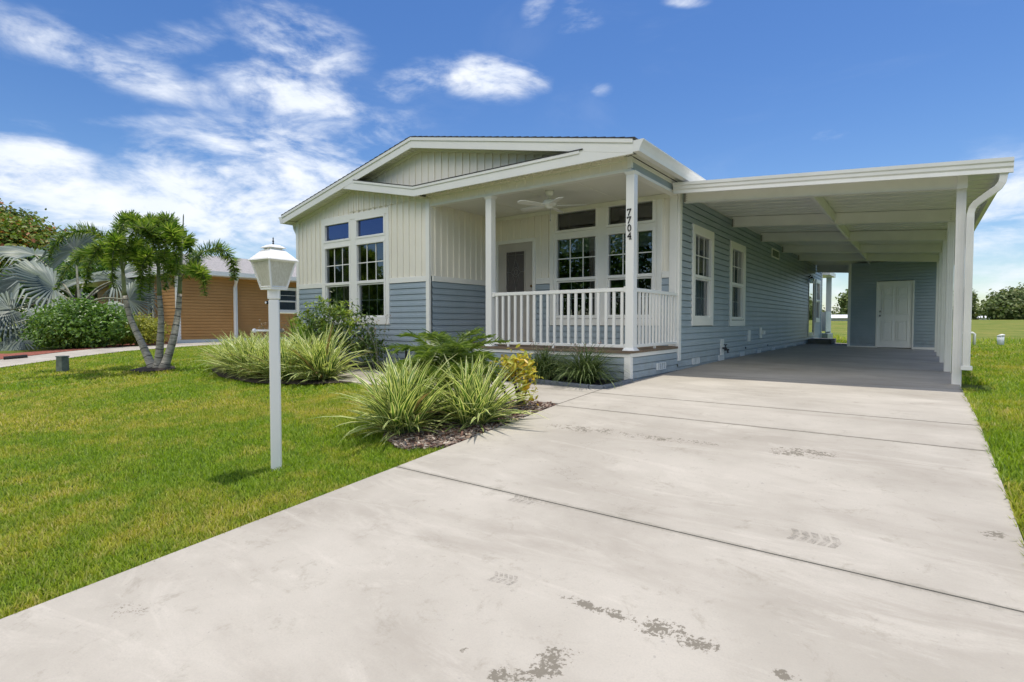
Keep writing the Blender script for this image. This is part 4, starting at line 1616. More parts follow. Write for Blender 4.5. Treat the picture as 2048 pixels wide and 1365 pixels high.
# ================================================================ neighbour's house
nb_ = root('neighbour_house', (-22.76, 9.25, 0), 'tan orange sided neighbouring house with pale grey shingle roof and white trim', 'house')
NX = -22.9
ns = Pl((NX, 0, 0), (0, 1, 0), (1, 0, 0))
nf = Pl((0, 9.25, 0), (1, 0, 0), (0, -1, 0))
nf2 = Pl((0, 10.0, 0), (1, 0, 0), (0, -1, 0))
ns2 = Pl((NX - .35, 0, 0), (0, 1, 0), (1, 0, 0))
clapboard(ns, 9.33, 11.45, .10, 2.62, pitch=.12, lap=.032).build('side_wall', 'orange_siding', nb_, fix=False)
NW = (13.5, 14.6, 1.20, 2.34)
clapboard(ns2, 11.45, 22, .10, 2.62, [(NW[0] + .02, NW[1] - .02, NW[2] + .02, NW[3] - .02)], pitch=.12, lap=.032).build('side_wall', 'orange_siding', nb_, fix=False)
clapboard(nf, -24.9, NX - .1, .0, 2.62, pitch=.13, lap=.034).build('front_wall', 'orange_siding', nb_, fix=False)
NWF = [(-27.70, -27.0, .80, 2.50), (-29.8, -29.1, .80, 2.50)]
clapboard(nf2, -34, -24.9, .0, 2.62, [(a + .02, b - .02, c + .02, d - .02) for a, b, c, d in NWF], pitch=.13, lap=.034).build('front_wall', 'orange_siding', nb_, fix=False)
M = B()
M.box(NX - .1, NX + .03, 9.22, 9.36, -.12, 2.62)
M.box(NX - .01, NX + .02, 9.36, 11.45, -.12, .10)
M.box(NX - .36, NX - .33, 11.45, 22, -.12, .10)
M.box(-24.95, -24.87, 9.24, 10.0, -.12, 2.62)
for q in NWF:
    nf2.frame(M, *q, .10, 0, .03)
ns2.frame(M, *NW, .10, 0, .03)
M.build('wall_trim', 'trim', nb_)
hung_window(ns2, nb_, NW[0] + .12, NW[1] - .12, NW[2] + .12, 1.72, 1.76, NW[3] - .12, nx=1, blind=0, low_grille=False, frame_w=.03)
for (a, b, c, d) in NWF:
    hung_window(nf2, nb_, a + .12, b - .12, c + .12, 1.55, 1.62, d - .12, nx=2, blind=0, low_grille=False, frame_w=.03)
M = B()
ex0, ex1, ey0 = -34.6, NX + .45, 8.75
rid = [(-26.5, 11.2, 3.87), (-26.5, 24, 3.87)]
ez = 2.78
M.quad((ex1, ey0, ez), (ex1, 26, ez), rid[1], rid[0])
M.quad((ex0, ey0, ez), (ex1, ey0, ez), rid[0], (-30.5, 11.2, 3.87))
M.quad((-30.5, 11.2, 3.87), rid[0], rid[1], (-30.5, 24, 3.87))
M.quad((ex0, ey0, ez), (-30.5, 11.2, 3.87), (-30.5, 24, 3.87), (ex0, 26, ez))
M.build('roof', 'grey_shingle', nb_)
M = B()
M.box(ex0, ex1, ey0 - .02, ey0, ez - .18, ez)
M.box(ex1, ex1 + .10, ey0 - .02, 26, ez - .16, ez + .01)
M.box(ex0, ex1 - .0, ey0, 10.1, ez - .17, ez - .15)
M.box(NX - .4, ex1, 10.1, 26, ez - .17, ez - .15)
M.build('eave', 'metal_white', nb_)
M = B()
M.tube([(NX + .45, 11.35, 2.62), (NX + .42, 11.36, 2.5), (NX + .16, 11.42, 2.32), (NX + .06, 11.43, 2.2), (NX + .06, 11.43, 0)], .055, 6)
M.box(NX - .35, NX + .03, 11.45, 11.56, 0, 2.62)
M.build('downspout', 'metal_white', nb_)


# ================================================================ vegetation helpers
def quads_mesh(name, V, nper, m, parent=None, attr=None, smooth=False, faces=None, local=False):
    """V: (n, nper, 3) world points; faces: list of index tuples inside one leaf (default one n-gon)"""
    V = np.asarray(V, dtype=np.float32)
    n = V.shape[0]
    faces = faces or [tuple(range(nper))]
    off = np.zeros(3, dtype=np.float32) if (parent is None or local) else np.array(WL[parent.name][:], dtype=np.float32)
    me = bpy.data.meshes.new(name)
    me.vertices.add(n * nper)
    me.vertices.foreach_set('co', (V.reshape(-1, 3) - off).ravel())
    loops = np.concatenate([np.array(f) for f in faces])
    L = (np.arange(n)[:, None] * nper + loops[None, :]).ravel().astype(np.int32)
    sizes = np.array([len(f) for f in faces])
    me.loops.add(L.size)
    me.loops.foreach_set('vertex_index', L)
    tot = np.tile(sizes, n)
    st = np.concatenate([[0], np.cumsum(tot)[:-1]]).astype(np.int32)
    me.polygons.add(tot.size)
    me.polygons.foreach_set('loop_start', st)
    me.polygons.foreach_set('loop_total', tot.astype(np.int32))
    me.update(calc_edges=True)
    if attr is not None:
        a = me.attributes.new('across', 'FLOAT', 'POINT')
        a.data.foreach_set('value', np.tile(np.asarray(attr, dtype=np.float32), n))
    if smooth:
        me.shade_smooth()
    return link(name, me, m, parent)


def unit(a):
    return a / np.maximum(np.linalg.norm(a, axis=-1, keepdims=True), 1e-9)


def straps(n, Lr, Wr, el0, droop, base_r, rg, seg=6, azr=(0, 2 * math.pi), vfold=.25, tip=.05):
    """arching strap leaves round the origin -> (n, 3*(seg+1), 3)"""
    az_ = rg.uniform(azr[0], azr[1], n)
    el_ = np.radians(rg.uniform(el0[0], el0[1], n))
    L_ = rg.uniform(Lr[0], Lr[1], n)
    Wd = rg.uniform(Wr[0], Wr[1], n)
    dr = rg.uniform(droop[0], droop[1], n)
    rb = base_r * np.sqrt(rg.uniform(0, 1, n))
    ab = rg.uniform(0, 2 * math.pi, n)
    P0 = np.stack([rb * np.cos(ab), rb * np.sin(ab), np.zeros(n)], -1)
    hd = np.stack([np.cos(az_), np.sin(az_), np.zeros(n)], -1)
    sd_ = np.stack([-np.sin(az_), np.cos(az_), np.zeros(n)], -1)
    twist = rg.uniform(-.5, .5, n)
    pos = P0.copy()
    out = []
    prof_w = lambda t: (0.55 + .9 * t) if t < .35 else (.865 * max(0, 1 - ((t - .35) / .65) ** 1.8)) + tip
    for i in range(seg + 1):
        t = i / seg
        e = el_ - dr * t ** 1.5
        d = hd * np.cos(e)[:, None] + np.array([0, 0, 1.0]) * np.sin(e)[:, None]
        nrm = -hd * np.sin(e)[:, None] + np.array([0, 0, 1.0]) * np.cos(e)[:, None]
        tw = twist * t
        s_ = sd_ * np.cos(tw)[:, None] + nrm * np.sin(tw)[:, None]
        w_ = (Wd * prof_w(t) * .5)[:, None]
        out += [pos - s_ * w_ + nrm * w_ * vfold, pos.copy(), pos + s_ * w_ + nrm * w_ * vfold]
        pos = pos + d * (L_ / seg)[:, None]
    return np.stack(out, 1)


def strap_faces(seg=6):
    f = []
    for i in range(seg):
        a = 3 * i
        f += [(a, a + 1, a + 4, a + 3), (a + 1, a + 2, a + 5, a + 4)]
    return f


def strap_attr(seg=6):
    # centre 0, edges 1: the colour stripe runs along the leaf margin
    return [v for _ in range(seg + 1) for v in (1.0, 0.25, 1.0)]


def leaf_quads(C, N, size, rg, asp=.5, up=None):
    """leaf blades (6 points, folded) centred at C facing N"""
    n = len(C)
    t = unit(rg.normal(size=(n, 3)) if up is None else up + .5 * rg.normal(size=(n, 3)))
    N = unit(N)
    t = unit(t - N * np.sum(t * N, -1, keepdims=True))
    b = np.cross(N, t)
    s = size[:, None] if isinstance(size, np.ndarray) else size
    pts = []
    for (a, c, e) in ((-.5, 0, 0), (-.15, .5, .12), (.25, .38, .10), (.5, 0, -.06), (.25, -.38, .10), (-.15, -.5, .12)):
        pts.append(C + t * (a * s) + b * (c * asp * s) + N * (e * s * asp))
    return np.stack(pts, 1)


LF = [(0, 1, 2, 3), (0, 3, 4, 5)]


def blob_points(ells, n, rg, shell=.55, lump=.28, freq=1.6, seed=0.0):
    """points spread through lumpy ellipsoids, denser towards the outside; returns points and outward directions"""
    vol = np.array([e[3] * e[4] * e[5] for e in ells]) ** .8
    idx = rg.choice(len(ells), n, p=vol / vol.sum())
    E = np.array(ells)[idx]
    d = unit(rg.normal(size=(n, 3)))
    r = rg.uniform(shell ** 3, 1, n) ** (1 / 3)
    lum = np.array([mnoise.noise(Vector((float(a[0]) * freq + k * 7.3 + seed, float(a[1]) * freq, float(a[2]) * freq))) for a, k in zip(d, idx)])
    lum2 = np.array([mnoise.noise(Vector((float(a[0]) * freq * 2.7 + k * 3.1 + seed, float(a[1]) * freq * 2.7, float(a[2]) * freq * 2.7))) for a, k in zip(d, idx)])
    r = r * (1 + lump * lum * 1.6 + lump * .8 * lum2)
    P_ = E[:, :3] + d * E[:, 3:6] * r[:, None]
    return P_, d


def leafy(name, parent, ells, n, size, m, rg, shell=.5, lump=.28, asp=.5, tufts=6, spread=None, seed=0.0, zmin=None, upb=.4):
    """leaves in small tufts"""
    k = max(1, n // tufts)
    P_, d = blob_points(ells, k, rg, shell, lump, seed=seed)
    P_ = np.repeat(P_, tufts, 0)
    d = np.repeat(d, tufts, 0)
    sp_ = spread or size * 1.6
    P_ = P_ + rg.normal(size=P_.shape) * sp_ * .5
    if zmin is not None:
        keep = P_[:, 2] > zmin
        P_, d = P_[keep], d[keep]
    N = d * .6 + rg.normal(size=d.shape) * .55 + np.array([0, 0, upb])
    sz = size * rg.uniform(.6, 1.3, len(P_))
    return quads_mesh(name, leaf_quads(P_, N, sz, rg, asp), 6, m, parent, faces=LF)


def curve_pts(pts, n=16):
    """smooth curve through points (Catmull-Rom)"""
    p = [Vector(q) for q in pts]
    p = [p[0] * 2 - p[1]] + p + [p[-1] * 2 - p[-2]]
    out = []
    for i in range(1, len(p) - 2):
        for j in range(n):
            t = j / n
            a, b, c, d = p[i - 1], p[i], p[i + 1], p[i + 2]
            out.append(.5 * ((2 * b) + (-a + c) * t + (2 * a - 5 * b + 4 * c - d) * t * t + (-a + 3 * b - 3 * c + d) * t ** 3))
    out.append(p[-2])
    return out


def leaflets(curve, n, L_, wd, rg, fromt=.12, plume=True, droop=.25, lean=.7):
    """leaflets along a rachis -> (n, 6, 3) blades"""
    m_ = len(curve)
    t = rg.uniform(fromt, 1, n)
    f = t * (m_ - 1)
    i0 = np.minimum(f.astype(int), m_ - 2)
    fr = (f - i0)[:, None]
    C_ = np.array([c[:] for c in curve])
    P_ = C_[i0] * (1 - fr) + C_[i0 + 1] * fr
    T = unit(C_[i0 + 1] - C_[i0])
    if plume:
        r_ = rg.normal(size=(n, 3))
    else:
        sgn = rg.choice([-1, 1], n)[:, None]
        sidev = unit(np.cross(T, np.array([[0, 0, 1.0]])))
        r_ = sidev * sgn + .22 * rg.normal(size=(n, 3)) + np.array([0, 0, .25])
    r_ = unit(r_ - T * np.sum(r_ * T, -1, keepdims=True))
    D = unit(r_ + T * lean)
    ll = L_ * (np.sin(np.clip(t * 1.05, 0, 1) * math.pi * .9 + .25) * .6 + .45) * rg.uniform(.75, 1.15, n)
    ll = ll[:, None]
    s_ = unit(np.cross(D, T + .3 * rg.normal(size=(n, 3))))
    D2 = unit(D + np.array([0, 0, -droop]))
    w_ = wd * rg.uniform(.8, 1.2, (n, 1))
    mid = P_ + D * ll * .5
    tip_ = mid + D2 * ll * .5
    return np.stack([P_ - s_ * w_ * .2, P_ + s_ * w_ * .2, mid + s_ * w_ * .5, tip_ + s_ * w_ * .12, tip_ - s_ * w_ * .12, mid - s_ * w_ * .5], 1)


LEAFLET_F = [(0, 1, 2, 5), (5, 2, 3, 4)]


def at(u, v, d):
    """point at depth d along the sight line used while measuring the photograph"""
    q = px_dir(u, v)
    sy, cy, sp, cp = math.sin(YAW), math.cos(YAW), math.sin(PITCH), math.cos(PITCH)
    return Vector((0, 0, CAM_H)) + q * d


# ---------------------------------------------------------------- grass
def cam_keep(P_, margin=260):
    sy, cy = math.sin(YAW), math.cos(YAW)
    dep = -sy * P_[:, 0] + cy * P_[:, 1]
    rt = cy * P_[:, 0] + sy * P_[:, 1]
    u = 1024 + F_PX * rt / np.maximum(dep, .01)
    v = 645 + F_PX * (CAM_H - P_[:, 2]) / np.maximum(dep, .01)
    return (dep > .3) & (u > -margin) & (u < 2048 + margin) & (v < 1365 + margin * 1.2)


gv = np.vectorize(g)


def grass_blades(regions, rg):
    """regions: (x0,x1,y0,y1,density,height,inside)"""
    out = []
    for (x0, x1, y0, y1, dens_, h, wd, inside) in regions:
        n = int((x1 - x0) * (y1 - y0) * dens_)
        x = rg.uniform(x0, x1, n)
        y = rg.uniform(y0, y1, n)
        P_ = np.stack([x, y, np.full(n, -.3)], -1)
        kk = cam_keep(P_) & inside(x, y)
        x, y = x[kk], y[kk]
        z = gv(x, y) - .035
        n = len(x)
        az_ = rg.uniform(0, 2 * math.pi, n)
        ln = rg.uniform(.05, 1.0, n) ** .8
        L_ = h * rg.uniform(.55, 1.25, n)
        hd = np.stack([np.cos(az_) * ln, np.sin(az_) * ln, np.ones(n)], -1)
        hd = unit(hd)
        bend = unit(np.stack([np.cos(az_), np.sin(az_), np.zeros(n)], -1) * 1.1 + np.array([0, 0, .35]))
        s_ = np.stack([-np.sin(az_), np.cos(az_), np.zeros(n)], -1)
        w_ = (wd * rg.uniform(.7, 1.3, n))[:, None]
        P0 = np.stack([x, y, z], -1)
        P1 = P0 + hd * (L_ * .6)[:, None]
        P2 = P1 + unit(hd * .5 + bend * .5) * (L_ * .45)[:, None]
        out.append(np.stack([P0 - s_ * w_ * .4, P0 + s_ * w_ * .4, P1 + s_ * w_ * .5, P2, P1 - s_ * w_ * .5], 1))
    return np.concatenate(out)


bedA_v = np.vectorize(bedA)
bl_v, br_v, nr_v = np.vectorize(bl), np.vectorize(br), np.vectorize(nr)


def in_lawn(x, y):
    ok = (x < DL + .012) & (x > nr_v(y) + .02)
    ok &= ~((x > -11.9) & (x < -7.0) & (y > bedA_v(x)) & (y < 7.3))
    ok &= ~((x > -8.32) & (y > 5.28))
    ok &= ~((y > 3.28) & (y < 5.35) & (x > bl_v(y)) & (x < br_v(y) + .01))
    ok &= ~((x > XL - .1) & (y > 7.1))
    ok &= (((x - tcx) / .62) ** 2 + ((y - tcy) / .36) ** 2 > 1)
    return ok


def band(a, b):
    return lambda x, y: in_lawn(x, y) & (np.hypot(x, y) >= a) & (np.hypot(x, y) < b)


rgg = np.random.default_rng(5)
V = grass_blades([(-7, DL, 0, 6, 11000, .046, .0050, band(0, 5.2)),
                  (-10, DL, 0, 8, 6000, .047, .0062, band(5.2, 8)),
                  (-14, DL, 0, 11, 2600, .05, .0095, band(8, 12)),
                  (-21, -5, 0, 14, 900, .062, .016, band(12, 22)),
                  (-18, -11.6, 8, 24, 300, .07, .03, lambda x, y: np.hypot(x, y) < 30)], rgg)
gr = quads_mesh('lawn_grass', V, 5, 'grass', faces=[(0, 1, 2, 4), (4, 2, 3)])
tag(gr, 'mown yellow-green lawn grass in front of the house, left of the driveway', 'grass', kind='stuff')


def in_right(x, y):
    return (x > DR - .01) & ~((x < .75) & (y > 8.6) & (y < 9.7)) & ~((y > 9.0) & (x < .46))


def rband(a, b):
    return lambda x, y: in_right(x, y) & (np.hypot(x, y) >= a) & (np.hypot(x, y) < b)


V = grass_blades([(DR, 4, 1.5, 7, 5500, .080, .0065, rband(0, 6)), (DR, 5, 4, 10, 4200, .085, .008, rband(6, 9.5)),
                  (DR, 7, 8, 18, 1300, .09, .013, rband(9.5, 17)), (DR, 12, 12, 29, 420, .11, .026, rband(17, 31)),
                  (-4, 10, 24.3, 29, 350, .11, .03, lambda x, y: (y < 29) & (x < .5))], rgg)
gr = quads_mesh('lawn_grass', V, 5, 'grass', faces=[(0, 1, 2, 4), (4, 2, 3)])
tag(gr, 'longer bright green grass to the right of the driveway and carport', 'grass', kind='stuff')
# rough tall weeds on the mound edge
rough = []
n = 5200
x = rgg.uniform(-7, 14, n)
y = rgg.uniform(29, 34, n)
V = grass_blades([(-7, 14, 28.8, 33.5, 60, .32, .03, lambda x, y: (np.sin(x * 2.3) + np.sin(x * 5.1 + y)) > -.9)], rgg)
gr = quads_mesh('field_weeds', V, 5, 'grass', faces=[(0, 1, 2, 4), (4, 2, 3)])
tag(gr, 'ragged weeds along the foot of the grassy mound', 'weeds', kind='stuff')

# ---------------------------------------------------------------- mulch chips
def chips(name, sampler, n, size, m, label, rg):
    x, y = sampler(n)
    z = gv(x, y) - .016 + rg.uniform(0, .022, n)
    C_ = np.stack([x, y, z], -1)
    L_ = size * rg.uniform(.5, 1.6, n)
    W_ = L_ * rg.uniform(.3, .6, n)
    T_ = rg.uniform(.004, .010, n)
    a = rg.uniform(0, 2 * math.pi, n)
    t1, t2 = rg.normal(0, .35, n), rg.normal(0, .35, n)
    u_ = unit(np.stack([np.cos(a), np.sin(a), t1], -1))
    v_ = unit(np.cross(np.stack([np.zeros(n), t2, np.ones(n)], -1), u_))
    w_ = np.cross(u_, v_)
    pts = []
    for sz_ in (-1, 1):
        for (p, q) in ((-1, -1), (1, -.7), (1.1, .6), (-.8, 1)):
            pts.append(C_ + u_ * (p * L_ / 2)[:, None] + v_ * (q * W_ / 2)[:, None] + w_ * (sz_ * T_ / 2)[:, None])
    V_ = np.stack(pts, 1)
    o_ = quads_mesh(name, V_, 8, m, faces=[(0, 3, 2, 1), (4, 5, 6, 7), (0, 1, 5, 4), (1, 2, 6, 5), (2, 3, 7, 6), (3, 0, 4, 7)])
    return tag(o_, label, 'mulch', kind='stuff')


def samp_front(n):
    y = rgg.uniform(3.26, 5.27, n)
    t = rgg.uniform(-.03, .985, n)
    return bl_v(y) * (1 - t) + br_v(y) * t, y


chips('bark_mulch', samp_front, 6500, .050, 'bark_chip', 'brown and grey bark chips round the plants beside the driveway', rgg)


def samp_A(n):
    x = rgg.uniform(-11.8, -7.1, n)
    y0 = bedA_v(x)
    return x, y0 + rgg.uniform(0, 1, n) ** 1.6 * 1.2


chips('bark_mulch', lambda n: (lambda x, y: (x[(x < -8.35) | (y < 5.28)], y[(x < -8.35) | (y < 5.28)]))(*samp_A(n)) if False else samp_A(n), 10, .04, 'bark_chip', 'dark bark chips along the front of the strap-leaf bed', rgg) if False else None


# ---------------------------------------------------------------- clumps of strap leaves
rgp = np.random.default_rng(21)
SEG = 6


def clump_mesh(name, n, Lr, Wr, el0, droop, base_r, m, rg):
    V_ = straps(n, Lr, Wr, el0, droop, base_r, rg, SEG)
    V_[:, :, 2] += 0
    return quads_mesh(name, V_, 3 * (SEG + 1), m, None, attr=strap_attr(SEG), faces=strap_faces(SEG), smooth=True)


flax_meshes = []
for i in range(3):
    o_ = clump_mesh('leaves', 230, (.48, .92), (.036, .056), (22, 86), (.15, 1.2), .15, 'flax', rgp)
    o2 = clump_mesh('leaves', 70, (.35, .6), (.026, .04), (5, 30), (.2, .9), .14, 'flax', rgp)
    flax_meshes.append((o_.data, o2.data))
    bpy.data.objects.remove(o_)
    bpy.data.objects.remove(o2)


def flax(x, y, s, rz, k, label, group):
    r_ = root('flax_lily', (x, y, g(x, y) - .01), label, 'plant', group)
    r_.rotation_euler = (0, 0, rz)
    r_.scale = (s, s, s)
    a, b = flax_meshes[k % 3]
    for nm, me in (('arching_leaves', a), ('basal_leaves', b)):
        o_ = bpy.data.objects.new(nm, me)
        COL.objects.link(o_)
        o_.parent = r_
    return r_


GA = 'variegated flax lilies under the front window'
FA = [(-11.0, 5.45, .90, 0, 0, 'variegated flax lily at the lawn corner of the window bed, farthest from the porch'),
      (-10.35, 5.22, .98, 1.1, 1, 'variegated flax lily second from the neighbour side along the front of the window bed'),
      (-9.65, 5.12, 1.0, 2.3, 2, 'variegated flax lily behind the left side of the lamp post crossbar'),
      (-9.05, 5.05, .92, 3.9, 0, 'variegated flax lily directly behind the lamp post'),
      (-8.48, 5.05, .98, 5.0, 1, 'variegated flax lily just right of the lamp post, low leaves spilling on the lawn'),
      (-7.82, 5.28, 1.14, .6, 2, 'tallest variegated flax lily at the porch end of the window bed'),
      (-10.7, 5.9, .95, 2.9, 1, 'variegated flax lily in the second row nearest the neighbour drive'),
      (-9.9, 5.8, .92, 4.2, 0, 'variegated flax lily in the second row left of the lamp post'),
      (-8.9, 5.7, .95, 1.9, 2, 'variegated flax lily in the second row under the left window')]
for a in FA:
    flax(*a, GA)
GB = 'variegated flax lilies beside the driveway'
flax(-4.06, 3.66, 1.0, .4, 1, 'big variegated flax lily on the lawn side of the driveway bed', GB)
flax(-4.38, 4.05, .84, 2.1, 2, 'paler variegated flax lily leaning against the big one by the lawn', GB)
flax(-3.60, 4.20, .92, 2.2, 0, 'variegated flax lily arching over the driveway edge beside the bark chips', GB)

# green strap plants and flower stalks behind the flax
r_ = root('strap_leaf_lily', (-9.45, 6.2, g(-9.45, 6.2)), 'plain green strap-leaved lily rising behind the lamp post', 'plant')
V_ = straps(130, (.7, 1.15), (.035, .055), (50, 88), (.2, .9), .25, rgp, SEG) + np.array(r_.location[:])
quads_mesh('leaves', V_, 21, 'green_leaf', r_, attr=strap_attr(SEG), faces=strap_faces(SEG), smooth=True)


def wispy(x, y, n, h, label):
    z0 = g(x, y)
    r_ = root('wispy_flower', (x, y, z0), label, 'plant')
    M = B()
    tips = []
    for i in range(n):
        a = rgp.uniform(0, 6.28)
        l_ = rgp.uniform(.2, .75) * h * .7
        hh = h * rgp.uniform(.7, 1.05)
        p0 = Vector((x + rgp.normal() * .06, y + rgp.normal() * .06, z0))
        p1 = p0 + Vector((math.cos(a) * l_ * .35, math.sin(a) * l_ * .35, hh * .65))
        p2 = p0 + Vector((math.cos(a) * l_, math.sin(a) * l_, hh))
        c_ = curve_pts([p0, p1, p2], 4)
        M.tube(c_, [.004] * (len(c_) - 1) + [.002], 4)
        for q in range(7):
            t = c_[-1 - q % 4]
            e = t + Vector((rgp.normal() * .05, rgp.normal() * .05, rgp.uniform(-.02, .06)))
            M.tube([t, e], .0015, 3)
            tips.append(e)
    M.build('stems', 'petiole', r_)
    T_ = np.repeat(np.array([t[:] for t in tips]), 3, 0)
    T_ = T_ + rgp.normal(size=T_.shape) * .012
    quads_mesh('flowers', leaf_quads(T_, rgp.normal(size=T_.shape), .02, rgp, .7), 6, 'pink', r_, faces=LF)


wispy(-11.3, 6.35, 12, .85, 'spray of thin pinkish flower stalks behind the flax lilies, nearest the neighbour house')
wispy(-10.4, 6.6, 10, .95, 'airy pinkish flower stalks behind the flax lilies, left of the lamp post')
wispy(-7.75, 6.45, 5, .95, 'sparse thin flower stalks by the blue wall and path light')

# ---------------------------------------------------------------- liriope
for (x, y, s_, lab) in ((-4.45, 6.80, 1.0, 'dark green liriope clump in the porch bed, nearer the yellow croton'), (-3.72, 6.72, 1.08, 'dark green liriope clump in the porch bed beside the white corner board')):
    z0 = g(x, y)
    r_ = root('liriope', (x, y, z0), lab, 'plant', 'liriope clumps under the porch deck')
    V_ = straps(480, (.45 * s_, .72 * s_), (.013, .020), (30, 86), (1.0, 2.6), .12, rgp, SEG) + np.array([x, y, z0])
    quads_mesh('leaves', V_, 21, 'liriope', r_, attr=strap_attr(SEG), faces=strap_faces(SEG), smooth=True)
    M = B()
    fl = []
    for i in range(9):
        a = rgp.uniform(0, 6.28)
        p0 = Vector((x + rgp.normal() * .04, y + rgp.normal() * .04, z0))
        p2 = p0 + Vector((math.cos(a) * .2, math.sin(a) * .16, rgp.uniform(.44, .56)))
        c_ = curve_pts([p0, p0.lerp(p2, .5) + Vector((0, 0, .06)), p2], 4)
        M.tube(c_, .003, 4)
        fl += [c_[-1], c_[-2], c_[-1] + Vector((0, 0, .02))] * 3
    M.build('stalks', 'petiole', r_)
    T_ = np.array([t[:] for t in fl])
    T_ = T_ + rgp.normal(size=T_.shape) * .012
    quads_mesh('flowers', leaf_quads(T_, rgp.normal(size=T_.shape), .022, rgp, .7), 6, 'pink', r_, faces=LF)
# bed edging
M = B()
ed = [(-5.6, 6.68), (-4.85, 6.58), (-4.1, 6.44), (-3.45, 6.33), (-3.27, 6.38), (-3.245, 6.8), (-3.245, 7.18)]
for (a, b) in zip(ed, ed[1:]):
    d_ = Vector((b[0] - a[0], b[1] - a[1], 0)).normalized()
    nrm = Vector((-d_.y, d_.x, 0)) * .035
    za, zb = g(*a), g(*b)
    A_, B_ = Vector((a[0], a[1], 0)), Vector((b[0], b[1], 0))
    M.hexa([(A_ - nrm).to_tuple()[:2] + (za - .03,), (B_ - nrm).to_tuple()[:2] + (zb - .03,), (B_ + nrm).to_tuple()[:2] + (zb - .03,), (A_ + nrm).to_tuple()[:2] + (za - .03,),
            (A_ - nrm).to_tuple()[:2] + (za + .045,), (B_ - nrm).to_tuple()[:2] + (zb + .045,), (B_ + nrm).to_tuple()[:2] + (zb + .045,), (A_ + nrm).to_tuple()[:2] + (za + .045,)])
tag(M.build('bed_edging', 'edging', bevel=.01), 'low blue-grey edging strip along the bed under the porch', 'edging')

# ---------------------------------------------------------------- date palm, croton in the front bed
def pinnate_palm(name, x, y, trunk_h, nf, L_, wd, ll, label, cat, m, rg, el=(10, 80), nl_=110):
    z0 = g(x, y)
    r_ = root(name, (x, y, z0), label, cat)
    B().tube([(x, y, z0 - .05), (x, y, z0 + trunk_h * .5), (x + .01, y, z0 + trunk_h)], [.07, .06, .05], 10).build('trunk', 'dark_bark', r_, smooth=True)
    for i in range(nf):
        a = i * 2.399 + rg.uniform(-.3, .3)
        e = R(el[1] - (el[1] - el[0]) * (i / nf) ** .8)
        l_ = L_ * rg.uniform(.85, 1.12)
        p0 = Vector((x, y, z0 + trunk_h))
        h_ = Vector((math.cos(a), math.sin(a), 0))
        pts, p, ee = [p0], p0, e
        for j in range(5):
            p = p + (h_ * math.cos(ee) + Vector((0, 0, 1)) * math.sin(ee)) * l_ / 5
            ee -= R(rg.uniform(12, 24))
            pts.append(p)
        c_ = curve_pts(pts, 4)
        fr_ = B().tube(c_, [.007 - .005 * q / len(c_) for q in range(len(c_))], 5).build('frond', 'pinnate' if m != 'foxtail' else 'crownshaft', r_)
        quads_mesh('leaflets', leaflets(c_, nl_, ll, wd, rg, .14, False, .3, .55), 6, m, fr_, faces=LEAFLET_F)
    return r_


pinnate_palm('pygmy_date_palm', -4.30, 4.55, .36, 36, .78, .011, .17, 'feathery pygmy date palm behind the flax lilies in the driveway bed', 'palm', 'pinnate', rgp, (5, 86), 230)


def shrub(name, x, y, ells, n, size, m, label, cat, rg, stems=7, asp=.5, stem_m='dark_bark', lump=.3, tufts=5, part='foliage', seed=0, group=None, shell=.4):
    z0 = g(x, y)
    r_ = root(name, (x, y, z0), label, cat, group)
    M = B()
    for i in range(stems):
        e = ells[i % len(ells)]
        d_ = rg.normal(size=3)
        t_ = Vector((e[0] + d_[0] * e[3] * .35, e[1] + d_[1] * e[4] * .35, e[2] + abs(d_[2]) * e[5] * .35))
        p0 = Vector((x + rg.normal() * .05, y + rg.normal() * .05, z0 - .03))
        c_ = curve_pts([p0, p0.lerp(t_, .5) + Vector((rg.normal() * .05, rg.normal() * .05, .05)), t_], 4)
        r0 = .012 + .012 * e[3]
        M.tube(c_, [r0 * (1 - .7 * q / len(c_)) for q in range(len(c_))], 5)
    M.build('stems', stem_m, r_)
    leafy(part, r_, ells, n, size, m, rg, shell, lump, asp, tufts, zmin=z0 + .02, seed=seed)
    return r_


zc = g(-3.75, 4.95)
shrub('croton_shrub', -3.60, 5.00, [(-3.62, 5.0, zc + .46, .14, .12, .12), (-3.50, 4.98, zc + .26, .07, .08, .22), (-3.78, 5.02, zc + .46, .10, .09, .08)], 560, .07, 'yellow_leaf',
      'bright yellow croton beside the walk at the end of the driveway bed', 'shrub', rgp, 5, .42, tufts=4, lump=.2)
zc = g(-4.9, 4.95)
shrub('croton_shrub', -4.95, 5.05, [(-4.95, 5.05, zc + .68, .08, .08, .09), (-4.98, 5.05, zc + .4, .10, .10, .2)], 150, .07, 'yellow_leaf',
      'yellow-green croton poking up behind the feathery palm', 'shrub', rgp, 4, .42, tufts=4, lump=.2)

